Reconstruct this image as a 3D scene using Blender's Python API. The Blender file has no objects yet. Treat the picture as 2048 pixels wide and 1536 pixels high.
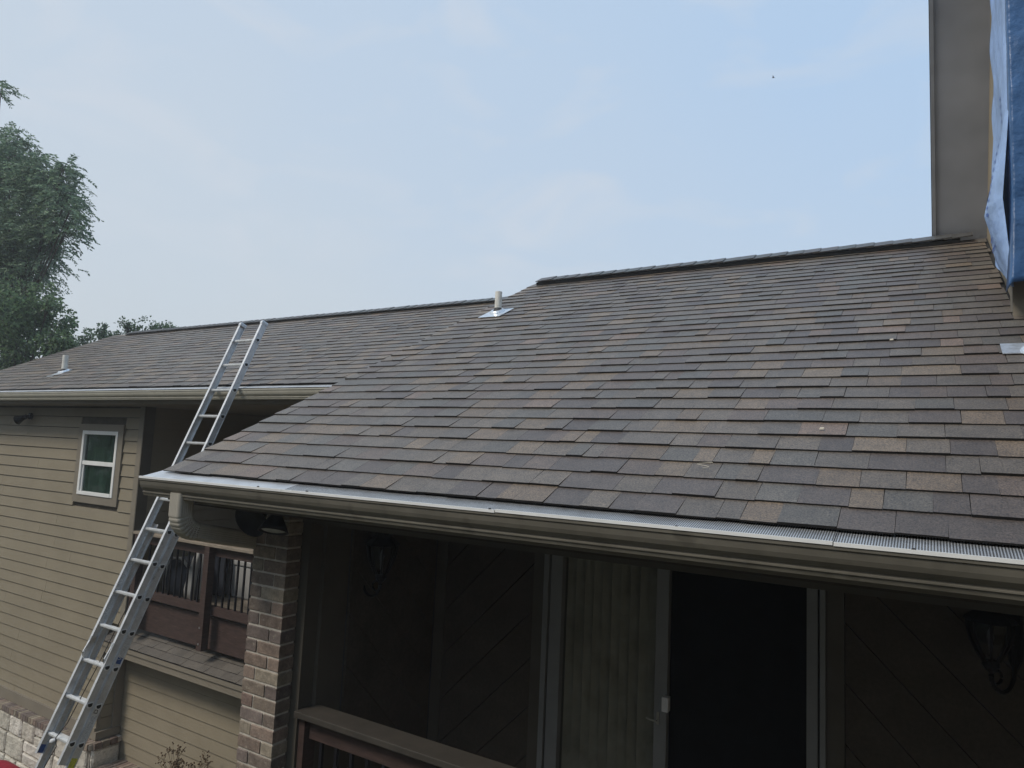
import bpy, math, random
import numpy as np
from mathutils import Vector, Matrix
R = math.radians
rnd = random.Random(7)
sc = bpy.context.scene
COL = sc.collection

# ------------------------------------------------------------------ camera
cam_d = bpy.data.cameras.new('camera'); cam = bpy.data.objects.new('camera', cam_d); COL.objects.link(cam)
YAW, PITCH, ROLL = -.548820551, .101009903, .0454916836
cam_d.sensor_width = 36; cam_d.lens = 36 * 1380.787 / 2048; cam_d.clip_start = .05; cam_d.clip_end = 3000
_f = Vector((math.sin(YAW)*math.cos(PITCH), math.cos(YAW)*math.cos(PITCH), math.sin(PITCH)))
_r = Vector((math.cos(YAW), -math.sin(YAW), 0)); _u = _r.cross(_f)
_r2 = math.cos(ROLL)*_r + math.sin(ROLL)*_u; _u2 = -math.sin(ROLL)*_r + math.cos(ROLL)*_u
cam.matrix_world = Matrix(((_r2.x, _u2.x, -_f.x, 0), (_r2.y, _u2.y, -_f.y, 0), (_r2.z, _u2.z, -_f.z, 0), (0, 0, 0, 1)))
sc.camera = cam
# ------------------------------------------------------------------ world
SUN_EL, SUN_AZ = R(48), R(-153)         # azimuth from +Y towards +X ; sun stands to the left behind the viewer, hazy
w = bpy.data.worlds.new('World'); sc.world = w; w.use_nodes = True
nt = w.node_tree; nt.nodes.clear(); N = nt.nodes.new; L = nt.links.new
out = N('ShaderNodeOutputWorld'); bg = N('ShaderNodeBackground'); bg.inputs[1].default_value = .10
sky = N('ShaderNodeTexSky'); sky.sky_type = 'NISHITA'; sky.sun_disc = False
sky.sun_elevation = SUN_EL; sky.sun_rotation = SUN_AZ; sky.dust_density = 4; sky.air_density = 1.2; sky.ozone_density = 1.5
tc = N('ShaderNodeTexCoord')
def vmath(op, a, b=None):
    n = N('ShaderNodeVectorMath'); n.operation = op; L(a, n.inputs[0])
    if b is not None: n.inputs[1].default_value = b
    return n
def fmath(op, a, b, c=None):
    n = N('ShaderNodeMath'); n.operation = op
    for i, v in enumerate((a, b, c)):
        if v is None: continue
        if isinstance(v, (int, float)): n.inputs[i].default_value = v
        else: L(v, n.inputs[i])
    return n.outputs[0]
dotn = vmath('DOT_PRODUCT', tc.outputs['Generated'], (.42, .15, .89))
nz = N('ShaderNodeTexNoise'); nz.inputs['Scale'].default_value = 1.6; nz.inputs['Detail'].default_value = 3; nz.inputs['Roughness'].default_value = .55
L(tc.outputs['Generated'], nz.inputs['Vector'])
g = fmath('ADD', fmath('MULTIPLY', dotn.outputs['Value'], 1.25), fmath('MULTIPLY', fmath('SUBTRACT', nz.outputs['Fac'], .5), .55))
mr = N('ShaderNodeMapRange'); L(g, mr.inputs[0]); mr.inputs[1].default_value = -.25; mr.inputs[2].default_value = .85
hz = N('ShaderNodeMix'); hz.data_type = 'RGBA'; L(mr.outputs[0], hz.inputs[0])
hz.inputs[6].default_value = (6.9, 7.5, 8.0, 1); hz.inputs[7].default_value = (5.0, 6.85, 9.3, 1)
# faint high wisps
mp = N('ShaderNodeMapping'); mp.inputs['Scale'].default_value = (1, 1, 2.2); mp.inputs['Rotation'].default_value = (.3, .5, .2); L(tc.outputs['Generated'], mp.inputs[0])
n2 = N('ShaderNodeTexNoise'); n2.inputs['Scale'].default_value = 5.5; n2.inputs['Detail'].default_value = 7; n2.inputs['Distortion'].default_value = .6; L(mp.outputs[0], n2.inputs['Vector'])
m2 = N('ShaderNodeMapRange'); L(n2.outputs['Fac'], m2.inputs[0]); m2.inputs[1].default_value = .50; m2.inputs[2].default_value = .80; m2.inputs[4].default_value = .75
wm = N('ShaderNodeMix'); wm.data_type = 'RGBA'; L(m2.outputs[0], wm.inputs[0]); L(hz.outputs[2], wm.inputs[6]); wm.inputs[7].default_value = (7.3, 7.8, 8.5, 1)
mx = N('ShaderNodeMix'); mx.data_type = 'RGBA'; mx.inputs[0].default_value = .86; L(sky.outputs[0], mx.inputs[6]); L(wm.outputs[2], mx.inputs[7])
L(mx.outputs[2], bg.inputs[0]); L(bg.outputs[0], out.inputs[0])
# ------------------------------------------------------------------ sun (thin haze)
sd = bpy.data.lights.new('sun', 'SUN'); sd.energy = 2.3; sd.angle = R(16); sd.color = (1, .93, .83)
sun = bpy.data.objects.new('sun', sd); COL.objects.link(sun)
sdir = Vector((math.sin(SUN_AZ)*math.cos(SUN_EL), math.cos(SUN_AZ)*math.cos(SUN_EL), math.sin(SUN_EL)))
sun.rotation_euler = sdir.to_track_quat('Z', 'Y').to_euler()
sc.view_settings.view_transform = 'Standard'; sc.view_settings.look = 'None'
sc.view_settings.exposure = 0; sc.view_settings.gamma = 1; sc.view_settings.use_curve_mapping = False

# ------------------------------------------------------------------ materials
MATS = {}
def material(name, col=(.5, .5, .5), rough=.7, metal=0, spec=.4, noise=(8, .25), fine=None, bump=None, objcol=None, attr=None, stains=None, trans=0, stretch=None):
    """procedural surface: base colour (own, per object or per face) * broad noise * fine grain, bump, blotches"""
    m = bpy.data.materials.new(name); m.use_nodes = True; t = m.node_tree; t.nodes.clear()
    n, l = t.nodes.new, t.links.new
    o = n('ShaderNodeOutputMaterial'); b = n('ShaderNodeBsdfPrincipled'); l(b.outputs[0], o.inputs[0])
    b.inputs['Roughness'].default_value = rough; b.inputs['Metallic'].default_value = metal
    b.inputs['Specular IOR Level'].default_value = spec
    geo = n('ShaderNodeNewGeometry'); pos = geo.outputs['Position']
    if stretch:
        mpn = n('ShaderNodeMapping'); mpn.inputs['Scale'].default_value = stretch; l(pos, mpn.inputs[0]); pos = mpn.outputs[0]
    if objcol: oi = n('ShaderNodeObjectInfo'); base = oi.outputs['Color']
    elif attr: a = n('ShaderNodeAttribute'); a.attribute_name = attr; base = a.outputs['Color']
    else:
        rgb = n('ShaderNodeRGB'); rgb.outputs[0].default_value = (*col, 1); base = rgb.outputs[0]
    def noise_mul(base, scale, amt, detail=3, rough_=.6):
        x = n('ShaderNodeTexNoise'); x.inputs['Scale'].default_value = scale; x.inputs['Detail'].default_value = detail
        x.inputs['Roughness'].default_value = rough_; l(pos, x.inputs['Vector'])
        r = n('ShaderNodeMapRange'); r.inputs[1].default_value = .3; r.inputs[2].default_value = .7
        r.inputs[3].default_value = 1-amt; r.inputs[4].default_value = 1+amt; l(x.outputs['Fac'], r.inputs[0])
        v = n('ShaderNodeVectorMath'); v.operation = 'SCALE'; l(base, v.inputs[0]); l(r.outputs[0], v.inputs['Scale'])
        return v.outputs[0], x.outputs['Fac']
    base, nf = noise_mul(base, *noise)
    ff = None
    if fine: base, ff = noise_mul(base, fine[0], fine[1], 2, .8)
    if stains:
        scale, thr, c2, amt = stains
        x = n('ShaderNodeTexNoise'); x.inputs['Scale'].default_value = scale; x.inputs['Detail'].default_value = 6; l(pos, x.inputs['Vector'])
        r = n('ShaderNodeMapRange'); r.inputs[1].default_value = thr; r.inputs[2].default_value = thr+.12; r.inputs[4].default_value = amt; l(x.outputs['Fac'], r.inputs[0])
        k = n('ShaderNodeMix'); k.data_type = 'RGBA'; l(r.outputs[0], k.inputs[0]); l(base, k.inputs[6]); k.inputs[7].default_value = (*c2, 1); base = k.outputs[2]
    l(base, b.inputs['Base Color'])
    if bump:
        bp = n('ShaderNodeBump'); bp.inputs['Strength'].default_value = bump[1]; bp.inputs['Distance'].default_value = bump[2]
        x = n('ShaderNodeTexNoise'); x.inputs['Scale'].default_value = bump[0]; x.inputs['Detail'].default_value = 4; l(pos, x.inputs['Vector'])
        l(x.outputs['Fac'], bp.inputs['Height']); l(bp.outputs[0], b.inputs['Normal'])
    if trans:
        tb = n('ShaderNodeBsdfTranslucent'); l(base, tb.inputs[0]); ms = n('ShaderNodeMixShader'); ms.inputs[0].default_value = trans
        l(b.outputs[0], ms.inputs[1]); l(tb.outputs[0], ms.inputs[2]); l(ms.outputs[0], o.inputs[0])
    MATS[name] = m; return m
M = MATS
material('granules', rough=.5, spec=.95, noise=(13, .16), fine=(170, .85), bump=(260, .6, .002), objcol=True)
material('granules_field', rough=.5, spec=.95, noise=(13, .16), fine=(170, .85), bump=(260, .6, .002), attr='tint')
material('asphalt_edge', (.012, .011, .011), .9)
material('roof_felt', (.02, .02, .02), .95)
material('ridge_plastic', (.03, .033, .036), .6)
material('back_shingle', (.085, .078, .072), .95, noise=(4, .3), fine=(60, .3))
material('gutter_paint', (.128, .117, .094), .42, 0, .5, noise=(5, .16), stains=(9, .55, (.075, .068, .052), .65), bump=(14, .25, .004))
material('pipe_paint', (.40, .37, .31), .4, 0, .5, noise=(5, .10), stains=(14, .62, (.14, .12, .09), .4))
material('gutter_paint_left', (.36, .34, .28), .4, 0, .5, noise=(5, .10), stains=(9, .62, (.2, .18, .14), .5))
material('aluminium', (.62, .63, .64), .38, 1, .5, noise=(20, .10), fine=(160, .06), stains=(30, .62, (.35, .35, .34), .5), bump=(90, .12, .002))
material('guard_metal', (.60, .615, .63), .42, .6, .5, noise=(9, .12), stains=(16, .6, (.4, .4, .4), .45))
material('ladder_metal', (.66, .665, .67), .38, .55, .5, noise=(9, .14), fine=(90, .08), stains=(26, .6, (.3, .3, .3), .5))
material('rung_metal', (.80, .81, .81), .36, .4, .5, noise=(20, .1))
material('black_plastic', (.012, .012, .013), .5)
material('screen_mesh', (.006, .007, .008), .9, 0, .1)
material('black_metal', (.007, .007, .010), .5, 0, .25)
material('siding', (.238, .203, .144), .62, 0, .35, noise=(2.0, .07), fine=(70, .05), stains=(5, .66, (.17, .15, .12), .35))
material('joint_dark', (.10, .085, .065), .9)
material('siding_trim', (.205, .178, .138), .6, 0, .35, noise=(3, .08), stains=(7, .64, (.16, .14, .11), .4))
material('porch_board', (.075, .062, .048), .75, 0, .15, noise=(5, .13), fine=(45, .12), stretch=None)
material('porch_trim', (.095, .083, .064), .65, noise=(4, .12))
material('window_white', (.74, .74, .72), .35, noise=(6, .05))
material('door_paint', (.24, .245, .24), .4, noise=(6, .08))
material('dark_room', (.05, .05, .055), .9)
material('curtain', (.085, .115, .105), .9, noise=(5, .5), stretch=(3, 3, .5))
material('blind', (.44, .425, .38), .7, noise=(5, .2))
material('brick', rough=.85, spec=.3, noise=(18, .28), fine=(120, .18), stains=(34, .60, (.34, .30, .24), .55), bump=(60, .5, .006), objcol=True)
material('mortar', (.46, .42, .36), .95, noise=(20, .2), bump=(80, .5, .004))
material('mortar_dark', (.2, .18, .155), .95, noise=(20, .2), bump=(80, .5, .004))
material('limestone', rough=.9, spec=.25, noise=(9, .22), fine=(60, .14), stains=(13, .6, (.17, .15, .12), .5), bump=(26, .9, .02), objcol=True)
material('red_wood', (.054, .034, .029), .6, 0, .3, noise=(9, .3), stretch=(1, 1, 6), stains=(7, .62, (.14, .10, .08), .5))
material('weathered_wood', (.24, .20, .155), .75, 0, .3, noise=(12, .3), stretch=(.6, 4, 6), bump=(40, .3, .003))
material('grey_rail', (.042, .036, .029), .7, noise=(9, .2))
material('pvc', (.66, .64, .58), .5, noise=(12, .12), stains=(24, .6, (.35, .34, .3), .4))
material('lead', (.68, .72, .76), .35, .7, noise=(30, .2))
material('rubber', (.03, .03, .032), .6)
material('tarp_blue', (.045, .125, .29), .38, 0, .5, noise=(2.2, .3), fine=(240, .12), trans=.12, bump=(22, .45, .02))
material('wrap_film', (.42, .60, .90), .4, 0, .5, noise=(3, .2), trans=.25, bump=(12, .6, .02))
material('wrap_print', (.06, .15, .50), .5, noise=(9, .2))
material('soffit_paint', (.36, .375, .41), .7, noise=(1.5, .2))
material('soffit_edge', (.33, .34, .36), .6, noise=(3, .15))
material('wall_beige', (.36, .30, .21), .75, noise=(6, .12))
material('grass', (.07, .066, .04), .95, noise=(2, .5), fine=(40, .4))
material('bark', (.07, .055, .045), .95, noise=(9, .3))
material('leaf_long', rough=.5, spec=.3, noise=(1.2, .25), attr='tint', trans=.42)
material('dry_plant', (.11, .075, .045), .9, noise=(30, .3))
material('yucca_leaf', (.05, .065, .03), .7, noise=(9, .3))
material('red_fabric', (.30, .012, .03), .7, noise=(20, .15))
material('black_fabric', (.012, .016, .026), .8, noise=(6, .3))
material('pale_fabric', (.34, .335, .32), .8, noise=(5, .12))
material('yellow_label', (.55, .52, .06), .6, noise=(60, .5))
material('white_label', (.55, .55, .55), .5, noise=(90, .35))
material('blue_label', (.03, .07, .22), .45)
material('rope', (.03, .025, .02), .9)
material('chip', (.6, .55, .45), .9)
material('lens_glass', (.50, .52, .50), .25, noise=(60, .15))
material('bird_feather', (.03, .03, .03), .9)
def glass(name, tint, rough=.03, ior=1.45):
    m = bpy.data.materials.new(name); m.use_nodes = True; t = m.node_tree; t.nodes.clear(); n, l = t.nodes.new, t.links.new
    o = n('ShaderNodeOutputMaterial'); tr = n('ShaderNodeBsdfTransparent'); tr.inputs[0].default_value = (*tint, 1)
    gl = n('ShaderNodeBsdfGlossy'); gl.inputs['Roughness'].default_value = rough; gl.inputs[0].default_value = (.9, .95, .95, 1)
    fr = n('ShaderNodeFresnel'); fr.inputs[0].default_value = ior
    ge = n('ShaderNodeNewGeometry'); fm_ = n('ShaderNodeMath'); fm_.operation = 'SUBTRACT'; fm_.inputs[0].default_value = 1; l(ge.outputs['Backfacing'], fm_.inputs[1]); mm_ = n('ShaderNodeMath'); mm_.operation = 'MULTIPLY'; l(fr.outputs[0], mm_.inputs[0]); l(fm_.outputs[0], mm_.inputs[1])
    ms = n('ShaderNodeMixShader'); l(mm_.outputs[0], ms.inputs[0]); l(tr.outputs[0], ms.inputs[1]); l(gl.outputs[0], ms.inputs[2]); l(ms.outputs[0], o.inputs[0])
    MATS[name] = m
glass('window_glass', (.62, .70, .66)); glass('door_glass', (.85, .85, .82), .05, 1.3); glass('lamp_glass', (.35, .36, .38), .1)

# ------------------------------------------------------------------ mesh helpers
class MB:
    def __init__(s): s.v = []; s.f = []; s.c = []
    def add(s, vs, fs, col=None):
        k = len(s.v); s.v += [tuple(p) for p in vs]; s.f += [tuple(i+k for i in f) for f in fs]
        s.c += [col]*len(fs); return s
    def box(s, x0, x1, y0, y1, z0, z1, col=None):
        return s.add([(x0,y0,z0),(x1,y0,z0),(x1,y1,z0),(x0,y1,z0),(x0,y0,z1),(x1,y0,z1),(x1,y1,z1),(x0,y1,z1)],
                     [(0,3,2,1),(4,5,6,7),(0,1,5,4),(1,2,6,5),(2,3,7,6),(3,0,4,7)], col)
    def hexa(s, p, col=None):   # 8 corners, bottom ring then top ring
        return s.add(p, [(0,3,2,1),(4,5,6,7),(0,1,5,4),(1,2,6,5),(2,3,7,6),(3,0,4,7)], col)
    def extrude(s, poly, a, b):  # planar ring `poly` (3-D points) moved by vectors a and b
        n = len(poly); A = [Vector(p)+Vector(a) for p in poly]; B = [Vector(p)+Vector(b) for p in poly]
        return s.add(A+B, [tuple(range(n-1,-1,-1)), tuple(range(n, 2*n))] + [(i,(i+1)%n,n+(i+1)%n,n+i) for i in range(n)])
    def tube(s, pts, rad, n=8, cap=True):
        pts = [Vector(p) for p in pts]; rings = []
        rad = rad if isinstance(rad, (list, tuple)) else [rad]*len(pts)
        ref = None
        for i, p in enumerate(pts):
            d = (pts[min(i+1, len(pts)-1)]-pts[max(i-1, 0)]).normalized()
            if ref is None: ref = Vector((0,0,1)) if abs(d.z) < .9 else Vector((1,0,0))
            a = d.cross(ref).normalized(); b = a.cross(d).normalized(); ref = b
            rings.append([p+rad[i]*(math.cos(t)*a+math.sin(t)*b) for t in [2*math.pi*k/n for k in range(n)]])
        vs = [q for r in rings for q in r]; fs = []
        for i in range(len(pts)-1):
            for k in range(n): fs.append((i*n+k, i*n+(k+1)%n, (i+1)*n+(k+1)%n, (i+1)*n+k))
        if cap: fs += [tuple(range(n-1,-1,-1)), tuple(range((len(pts)-1)*n, len(pts)*n))]
        return s.add(vs, fs)
    def sweep(s, frames, sec, cap=True):   # frames: (point, axis a, axis b, scale)
        n = len(sec); vs = []
        for p, a, b, k in frames: vs += [Vector(p)+k*(u*Vector(a)+v*Vector(b)) for u, v in sec]
        m = len(frames)
        fs = [(i*n+k, i*n+(k+1)%n, (i+1)*n+(k+1)%n, (i+1)*n+k) for i in range(m-1) for k in range(n)]
        if cap: fs += [tuple(range(n-1,-1,-1)), tuple(range((m-1)*n, m*n))]
        return s.add(vs, fs)
    def lathe(s, prof, o, axis=(0,0,1), n=20):   # prof: (radius, height)
        ax = Vector(axis).normalized(); ref = Vector((1,0,0)) if abs(ax.x) < .9 else Vector((0,1,0))
        a = ax.cross(ref).normalized(); b = ax.cross(a); o = Vector(o); vs = []
        for r_, h in prof: vs += [o+ax*h+r_*(math.cos(2*math.pi*k/n)*a+math.sin(2*math.pi*k/n)*b) for k in range(n)]
        m = len(prof)
        fs = [(i*n+k, i*n+(k+1)%n, (i+1)*n+(k+1)%n, (i+1)*n+k) for i in range(m-1) for k in range(n)]
        fs += [tuple(range(n-1,-1,-1)), tuple(range((m-1)*n, m*n))]
        return s.add(vs, fs)
    def mesh(s, name, mat=None, smooth=False, origin=None):
        me = bpy.data.meshes.new(name)
        vs = s.v if origin is None else [tuple(Vector(p)-Vector(origin)) for p in s.v]
        me.from_pydata(vs, [], s.f)
        if mat: me.materials.append(M[mat])
        if smooth: me.polygons.foreach_set('use_smooth', [True]*len(me.polygons))
        if s.c and s.c[0] is not None:
            at = me.attributes.new('tint', 'FLOAT_COLOR', 'FACE')
            at.data.foreach_set('color', np.array([(*c, 1) for c in s.c], dtype=np.float32).ravel())
        me.update(); return me
def link(name, data, parent=None, **kw):
    o = bpy.data.objects.new(name, data); COL.objects.link(o)
    if parent is not None: o.parent = parent
    for k, v in kw.items(): o[k] = v
    return o
def obj(name, mb, mat, parent=None, smooth=False, bevel=0, **kw):
    o = link(name, mb.mesh(name, mat, smooth), parent, **kw)
    if bevel:
        b = o.modifiers.new('bevel', 'BEVEL'); b.width = bevel; b.segments = 2; b.limit_method = 'ANGLE'
    return o
def B(*a): return MB().box(*a)
def thing(name, label, cat, group=None):
    o = link(name, None); o['label'] = label; o['category'] = cat
    if group: o['group'] = group
    return o
def structure(name, mb, mat, smooth=False): return obj(name, mb, mat, smooth=smooth, kind='structure')
def place_inst(name, me, parent, loc=(0,0,0), rot=None, color=None):
    o = bpy.data.objects.new(name, me); COL.objects.link(o); o.parent = parent; 
    if rot is not None: o.matrix_local = Matrix.Translation(loc) @ rot
    else: o.location = loc
    if color: o.color = (*color, 1)
    return o
def depth_of(p): return Vector(p).dot(_f)
def screen(p):
    p = Vector(p); d = p.dot(_f)
    return (p.dot(_r2)/d*1380.8+1024, -p.dot(_u2)/d*1380.8+768, d)

GZ = -5.2
# ================================================================== ground and air
HAZE = .003
hm = bpy.data.materials.new('haze'); hm.use_nodes = True; hn = hm.node_tree; hn.nodes.clear()
ho = hn.nodes.new('ShaderNodeOutputMaterial'); hv = hn.nodes.new('ShaderNodeVolumePrincipled')
hv.inputs['Color'].default_value = (.90, .94, .97, 1); hv.inputs['Density'].default_value = HAZE; hv.inputs['Anisotropy'].default_value = .1
hn.links.new(hv.outputs[0], ho.inputs['Volume'])
me_ = MB().box(-620, 620, -620, 620, GZ-1.2, 8.6).mesh('haze'); me_.materials.append(hm)
link('haze', me_, None, kind='stuff')
gm = MB(); n = 24
xs = [-600, -200, -80, -40, -25, -18, -12, -8, -4, 0, 4, 10, 25, 80, 300, 600]
for x in xs:
    for y in xs: gm.v.append((x, y, GZ + .03*math.sin(x*1.7)*math.cos(y*1.3)))
k = len(xs); gm.f = [(i*k+j, (i+1)*k+j, (i+1)*k+j+1, i*k+j+1) for i in range(k-1) for j in range(k-1)]; gm.c = [None]*len(gm.f)
structure('ground', gm, 'grass')

# ================================================================== shingle roofs
PHI = math.atan(.5); CP, SP = math.cos(PHI), math.sin(PHI)
EXPO = .1432
TINTS = [((.088,.083,.076), 30), ((.097,.089,.078), 22), ((.066,.059,.057), 22), ((.118,.098,.075), 13), ((.130,.110,.084), 7), ((.078,.079,.076), 16), ((.086,.072,.064), 12), ((.125,.098,.082), 4)]
TT = [(1.12*t[0], .985*t[1], .83*t[2]) for t, k in TINTS for _ in range(k)]
def tint():
    c = rnd.choice(TT); k = rnd.uniform(.88, 1.12); return tuple(k*(.9*v+.1*m) for v, m in zip(c, (.105, .080, .072)))
SH_CACHE = {}
def shingle_verts(w, h, ln=.178):
    """local frame: x along the course, y up the slope, z out of the roof"""
    return [(0,0,.0035),(w,0,.0035),(w,ln,.0),(0,ln,.0),(0,0,h),(w,0,h),(w,ln,.0025),(0,ln,.0025)]
def shingle_mesh(wi, hi):
    if (wi, hi) not in SH_CACHE:
        me = MB().hexa(shingle_verts(wi*.02-.0012, .0106+hi*.0036)).mesh('shingle', 'granules'); me.materials.append(M['asphalt_edge'])
        for i in (0, 2, 3, 5): me.polygons[i].material_index = 1
        SH_CACHE[(wi, hi)] = me
    return SH_CACHE[(wi, hi)]
ROT = Matrix(((1,0,0,0),(0,CP,-SP,0),(0,SP,CP,0),(0,0,0,1)))
def shingle_roof(parent, y0, z0, x0, x1, rows, xlim=None, n_ind=300, wmul=1):
    cells = []
    for r_ in range(rows):
        s = r_*EXPO; x = x0 + rnd.uniform(-.004, .004); first = True
        while x < x1:
            wi = rnd.choice((4,5,6,7,7,8,8,9,9,10,12)) if not first else rnd.choice((6, 9, 13)); first = False
            wd = wi*.02
            if x+wd > x1: wi = max(1, round((x1-x)/.02)); wd = wi*.02
            hi = rnd.choice((0, 0, 1)); dy = rnd.uniform(-.0035, .0035); c = tint(); gap = rnd.choice((0, 0, .002, .003))
            yy = y0+(s+.07)*CP; lim = xlim(yy) if xlim else 1e9
            if x+wd > lim:
                wi = int((lim-x)/.02)
                if wi < 1: break
                wd = wi*.02
            p = (x, y0+(s+dy)*CP, z0+(s+dy)*SP)
            sx, sy, d = screen((x+wd/2, yy, z0+(s+.07)*SP)) if True else (0,0,1)
            vis = d > .2 and -60 < sx < 2110 and -20 < sy < 1560
            area = (wd/d*(EXPO/d)*abs(d and (Vector((0,-SP,CP)).dot(-Vector(p).normalized())))) if vis else 0
            cells.append((area, r_, p, wi, hi, c, gap)); x += wd
            if x >= lim-.02: break
    order = sorted(range(len(cells)), key=lambda i: -cells[i][0]); ind = set(order[:n_ind])
    field = MB()
    for i, (a, r_, p, wi, hi, c, gap) in enumerate(cells):
        tz = rnd.uniform(-.011, .011)   # tiny skew so that edges are not ruler-straight
        rot = ROT @ Matrix.Rotation(tz, 4, 'Z')
        if i in ind:
            place_inst('shingle', shingle_mesh(wi, hi), parent, p, rot, c)
        else:
            m = Matrix.Translation(p) @ rot
            field.hexa([m @ Vector(q) for q in shingle_verts(wi*.02-.0012, .0106+hi*.0036)], c)
            for i in (-6, -4, -3, -1): field.c[i] = (.012, .011, .011)
    obj('shingle_field', field, 'granules_field', parent, kind='stuff')
def slab(y0, z0, x0, x1, y1, z1, off=-.004, t=.05):
    """sloping slab whose top lies `off` along the normal under the plane through both edges"""
    d = Vector((0, y1-y0, z1-z0)).normalized(); nn = Vector((0, -d.z, d.y))
    if nn.z < 0: nn = -nn
    P = [Vector((x0,y0,z0)), Vector((x1,y0,z0)), Vector((x1,y1,z1)), Vector((x0,y1,z1))]
    return MB().hexa([p+nn*(off-t) for p in P] + [p+nn*off for p in P])
def ridge(parent, xa, xb, yr, zr, vent_h=.022):
    vm = MB()
    for sgn in (-1, 1):
        d = Vector((0, sgn*CP, -SP)); nn = Vector((0, sgn*SP, CP))
        P = [Vector((xa,yr,zr)), Vector((xb,yr,zr)), Vector((xb,yr,zr))+d*.14, Vector((xa,yr,zr))+d*.14]
        vm.hexa([p+nn*.008 for p in P]+[p+nn*(.008+vent_h) for p in P])
    obj('ridge_vent', vm, 'ridge_plastic', parent)
    cm = MB(); L_ = .20
    for sgn in (-1, 1):
        d = Vector((0, sgn*CP, -SP)); nn = Vector((0, sgn*SP, CP)); A = Vector((0,0,0)); Bp = Vector((L_,0,0))
        hA, hB = .010+vent_h, .020+vent_h
        P = [A+nn*hA, Bp+nn*(hB-.006), Bp+d*.155+nn*(hB-.006), A+d*.155+nn*(hA-.004)]
        Q = [A+nn*(hA+.006), Bp+nn*(hB+.004), Bp+d*.155+nn*(hB+.004), A+d*.155+nn*(hA+.004)]
        cm.hexa(P+Q)
    me = cm.mesh('ridge_cap', 'granules')
    x = xa; 
    while x < xb-.02:
        place_inst('ridge_cap', me, parent, (x, yr, zr+.012+rnd.uniform(-.002,.002)), Matrix.Rotation(rnd.uniform(-.01,.01), 4, 'Z'), (.060*rnd.uniform(.85,1.1), .058, .056)); x += EXPO
# ------------------------------------------------ near house
NY0, NZ0 = 2.44, -.195; NR = 6.706; NRZ = 1.938
house = thing('house', 'near brown shingled house section with a screened gutter over a dark porch', 'house')
roof = obj('roof', slab(NY0+.07, NZ0+.035, -3.83, 4.0, NR, NRZ), 'roof_felt', house)
shingle_roof(roof, NY0, NZ0, -3.86, 3.2, 33, xlim=lambda y: .40 if y > 4.56 else 1e9)
obj('back_slope', slab(NR, NRZ, -3.86, 4.0, 10.9, NRZ-2.1, off=.006), 'back_shingle', roof)
ridge(roof, -3.76, .22, NR, NRZ+.004, .030)
bm_ = MB()   # the bare left end of the ridge and the rake boards
for sgn in (-1, 1):
    yE = NY0+.02 if sgn < 0 else 10.9
    zE = NZ0+.01 if sgn < 0 else NRZ-2.1
    poly = [(-3.825, yE, zE-.025), (-3.825, NR, NRZ-.025), (-3.825, NR, NRZ-.20), (-3.825, yE, zE-.17)]
    bm_.extrude(poly, (0,0,0), (.03,0,0))
obj('rake_board', bm_, 'siding_trim', house)
# gutter: open K-style channel extruded along X
def gutter(parent, x0, x1, yl, zl, mat, h=.104, wdt=.12, name='gutter'):
    prof = [(.0, .0), (-.002, -.003), (-.002, -.014), (.003, -.017), (.004, -.026), (.006, -.040), (.012, -.056), (.022, -.068), (.030, -.074), (.031, -.079), (.027, -.082), (.027, -.087), (.032, -.090), (.036, -h), (wdt, -h), (wdt, .012)]
    inn = [(a+.003, b+.003) for a, b in prof[1:]]
    ring = prof + inn[::-1]
    mb = MB(); n_ = len(ring)
    mb.v = [(x0, yl+a, zl+b) for a, b in ring] + [(x1, yl+a, zl+b) for a, b in ring]
    mb.f = [(i, n_+i, n_+(i+1) % n_, (i+1) % n_) for i in range(n_)]; mb.c = [None]*n_
    g_ = obj(name, mb, mat, parent)
    cap = MB().extrude([(0, yl+a, zl+b) for a, b in prof], (x0-.0035, 0, 0), (x0-.0005, 0, 0))
    obj('end_cap', cap, mat, g_)
    return g_
GL, GLZ = 2.34, -.230
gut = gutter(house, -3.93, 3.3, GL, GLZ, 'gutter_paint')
shade_mb = MB(); nl = 160
for i in range(nl+1):
    x = -3.9+7.1*i/nl; shade_mb.v += [(x, GL+.012, GLZ-.045+.006*math.sin(i*1.7)), (x, GL+.115, GLZ-.040+.006*math.cos(i*2.3))]
shade_mb.f = [(2*i, 2*i+2, 2*i+3, 2*i+1) for i in range(nl)]; shade_mb.c = [None]*nl
obj('gutter_shade', shade_mb, 'roof_felt', gut, kind='stuff')  # dark sheet under the guard, stands in for shade behind its holes
# leaf guards: 1.22 m panels, the first ones plain, the others perforated
def perforated(x0, x1, ya, za, yb, zb, pitch=.0078):
    nx = int((x1-x0)/pitch); L_ = math.hypot(yb-ya, zb-za); ny = int(L_/(pitch*.87)); px = (x1-x0)/nx; py = L_/ny
    d = Vector((0, yb-ya, zb-za))/L_; V = []; F = []
    r_ = .385*pitch; ang = [math.pi/4*k for k in range(8)]
    for j in range(ny):
        off = 0
        for i in range(nx):
            cx = x0+(i+.5)*px+off; cy = (j+.5)*py; k0 = len(V)
            hx, hy = px/2, py/2
            outer = [(hx,0),(hx,hy),(0,hy),(-hx,hy),(-hx,0),(-hx,-hy),(0,-hy),(hx,-hy)]
            for (a, b) in outer: V.append((cx+a, ya+d.y*(cy+b), za+d.z*(cy+b)))
            for t in ang: V.append((cx+r_*math.cos(t), ya+d.y*(cy+r_*math.sin(t)), za+d.z*(cy+r_*math.sin(t))))
            for q in range(8): F.append((k0+q, k0+(q+1)%8, k0+8+(q+1)%8, k0+8+q))
    return V, F
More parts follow.
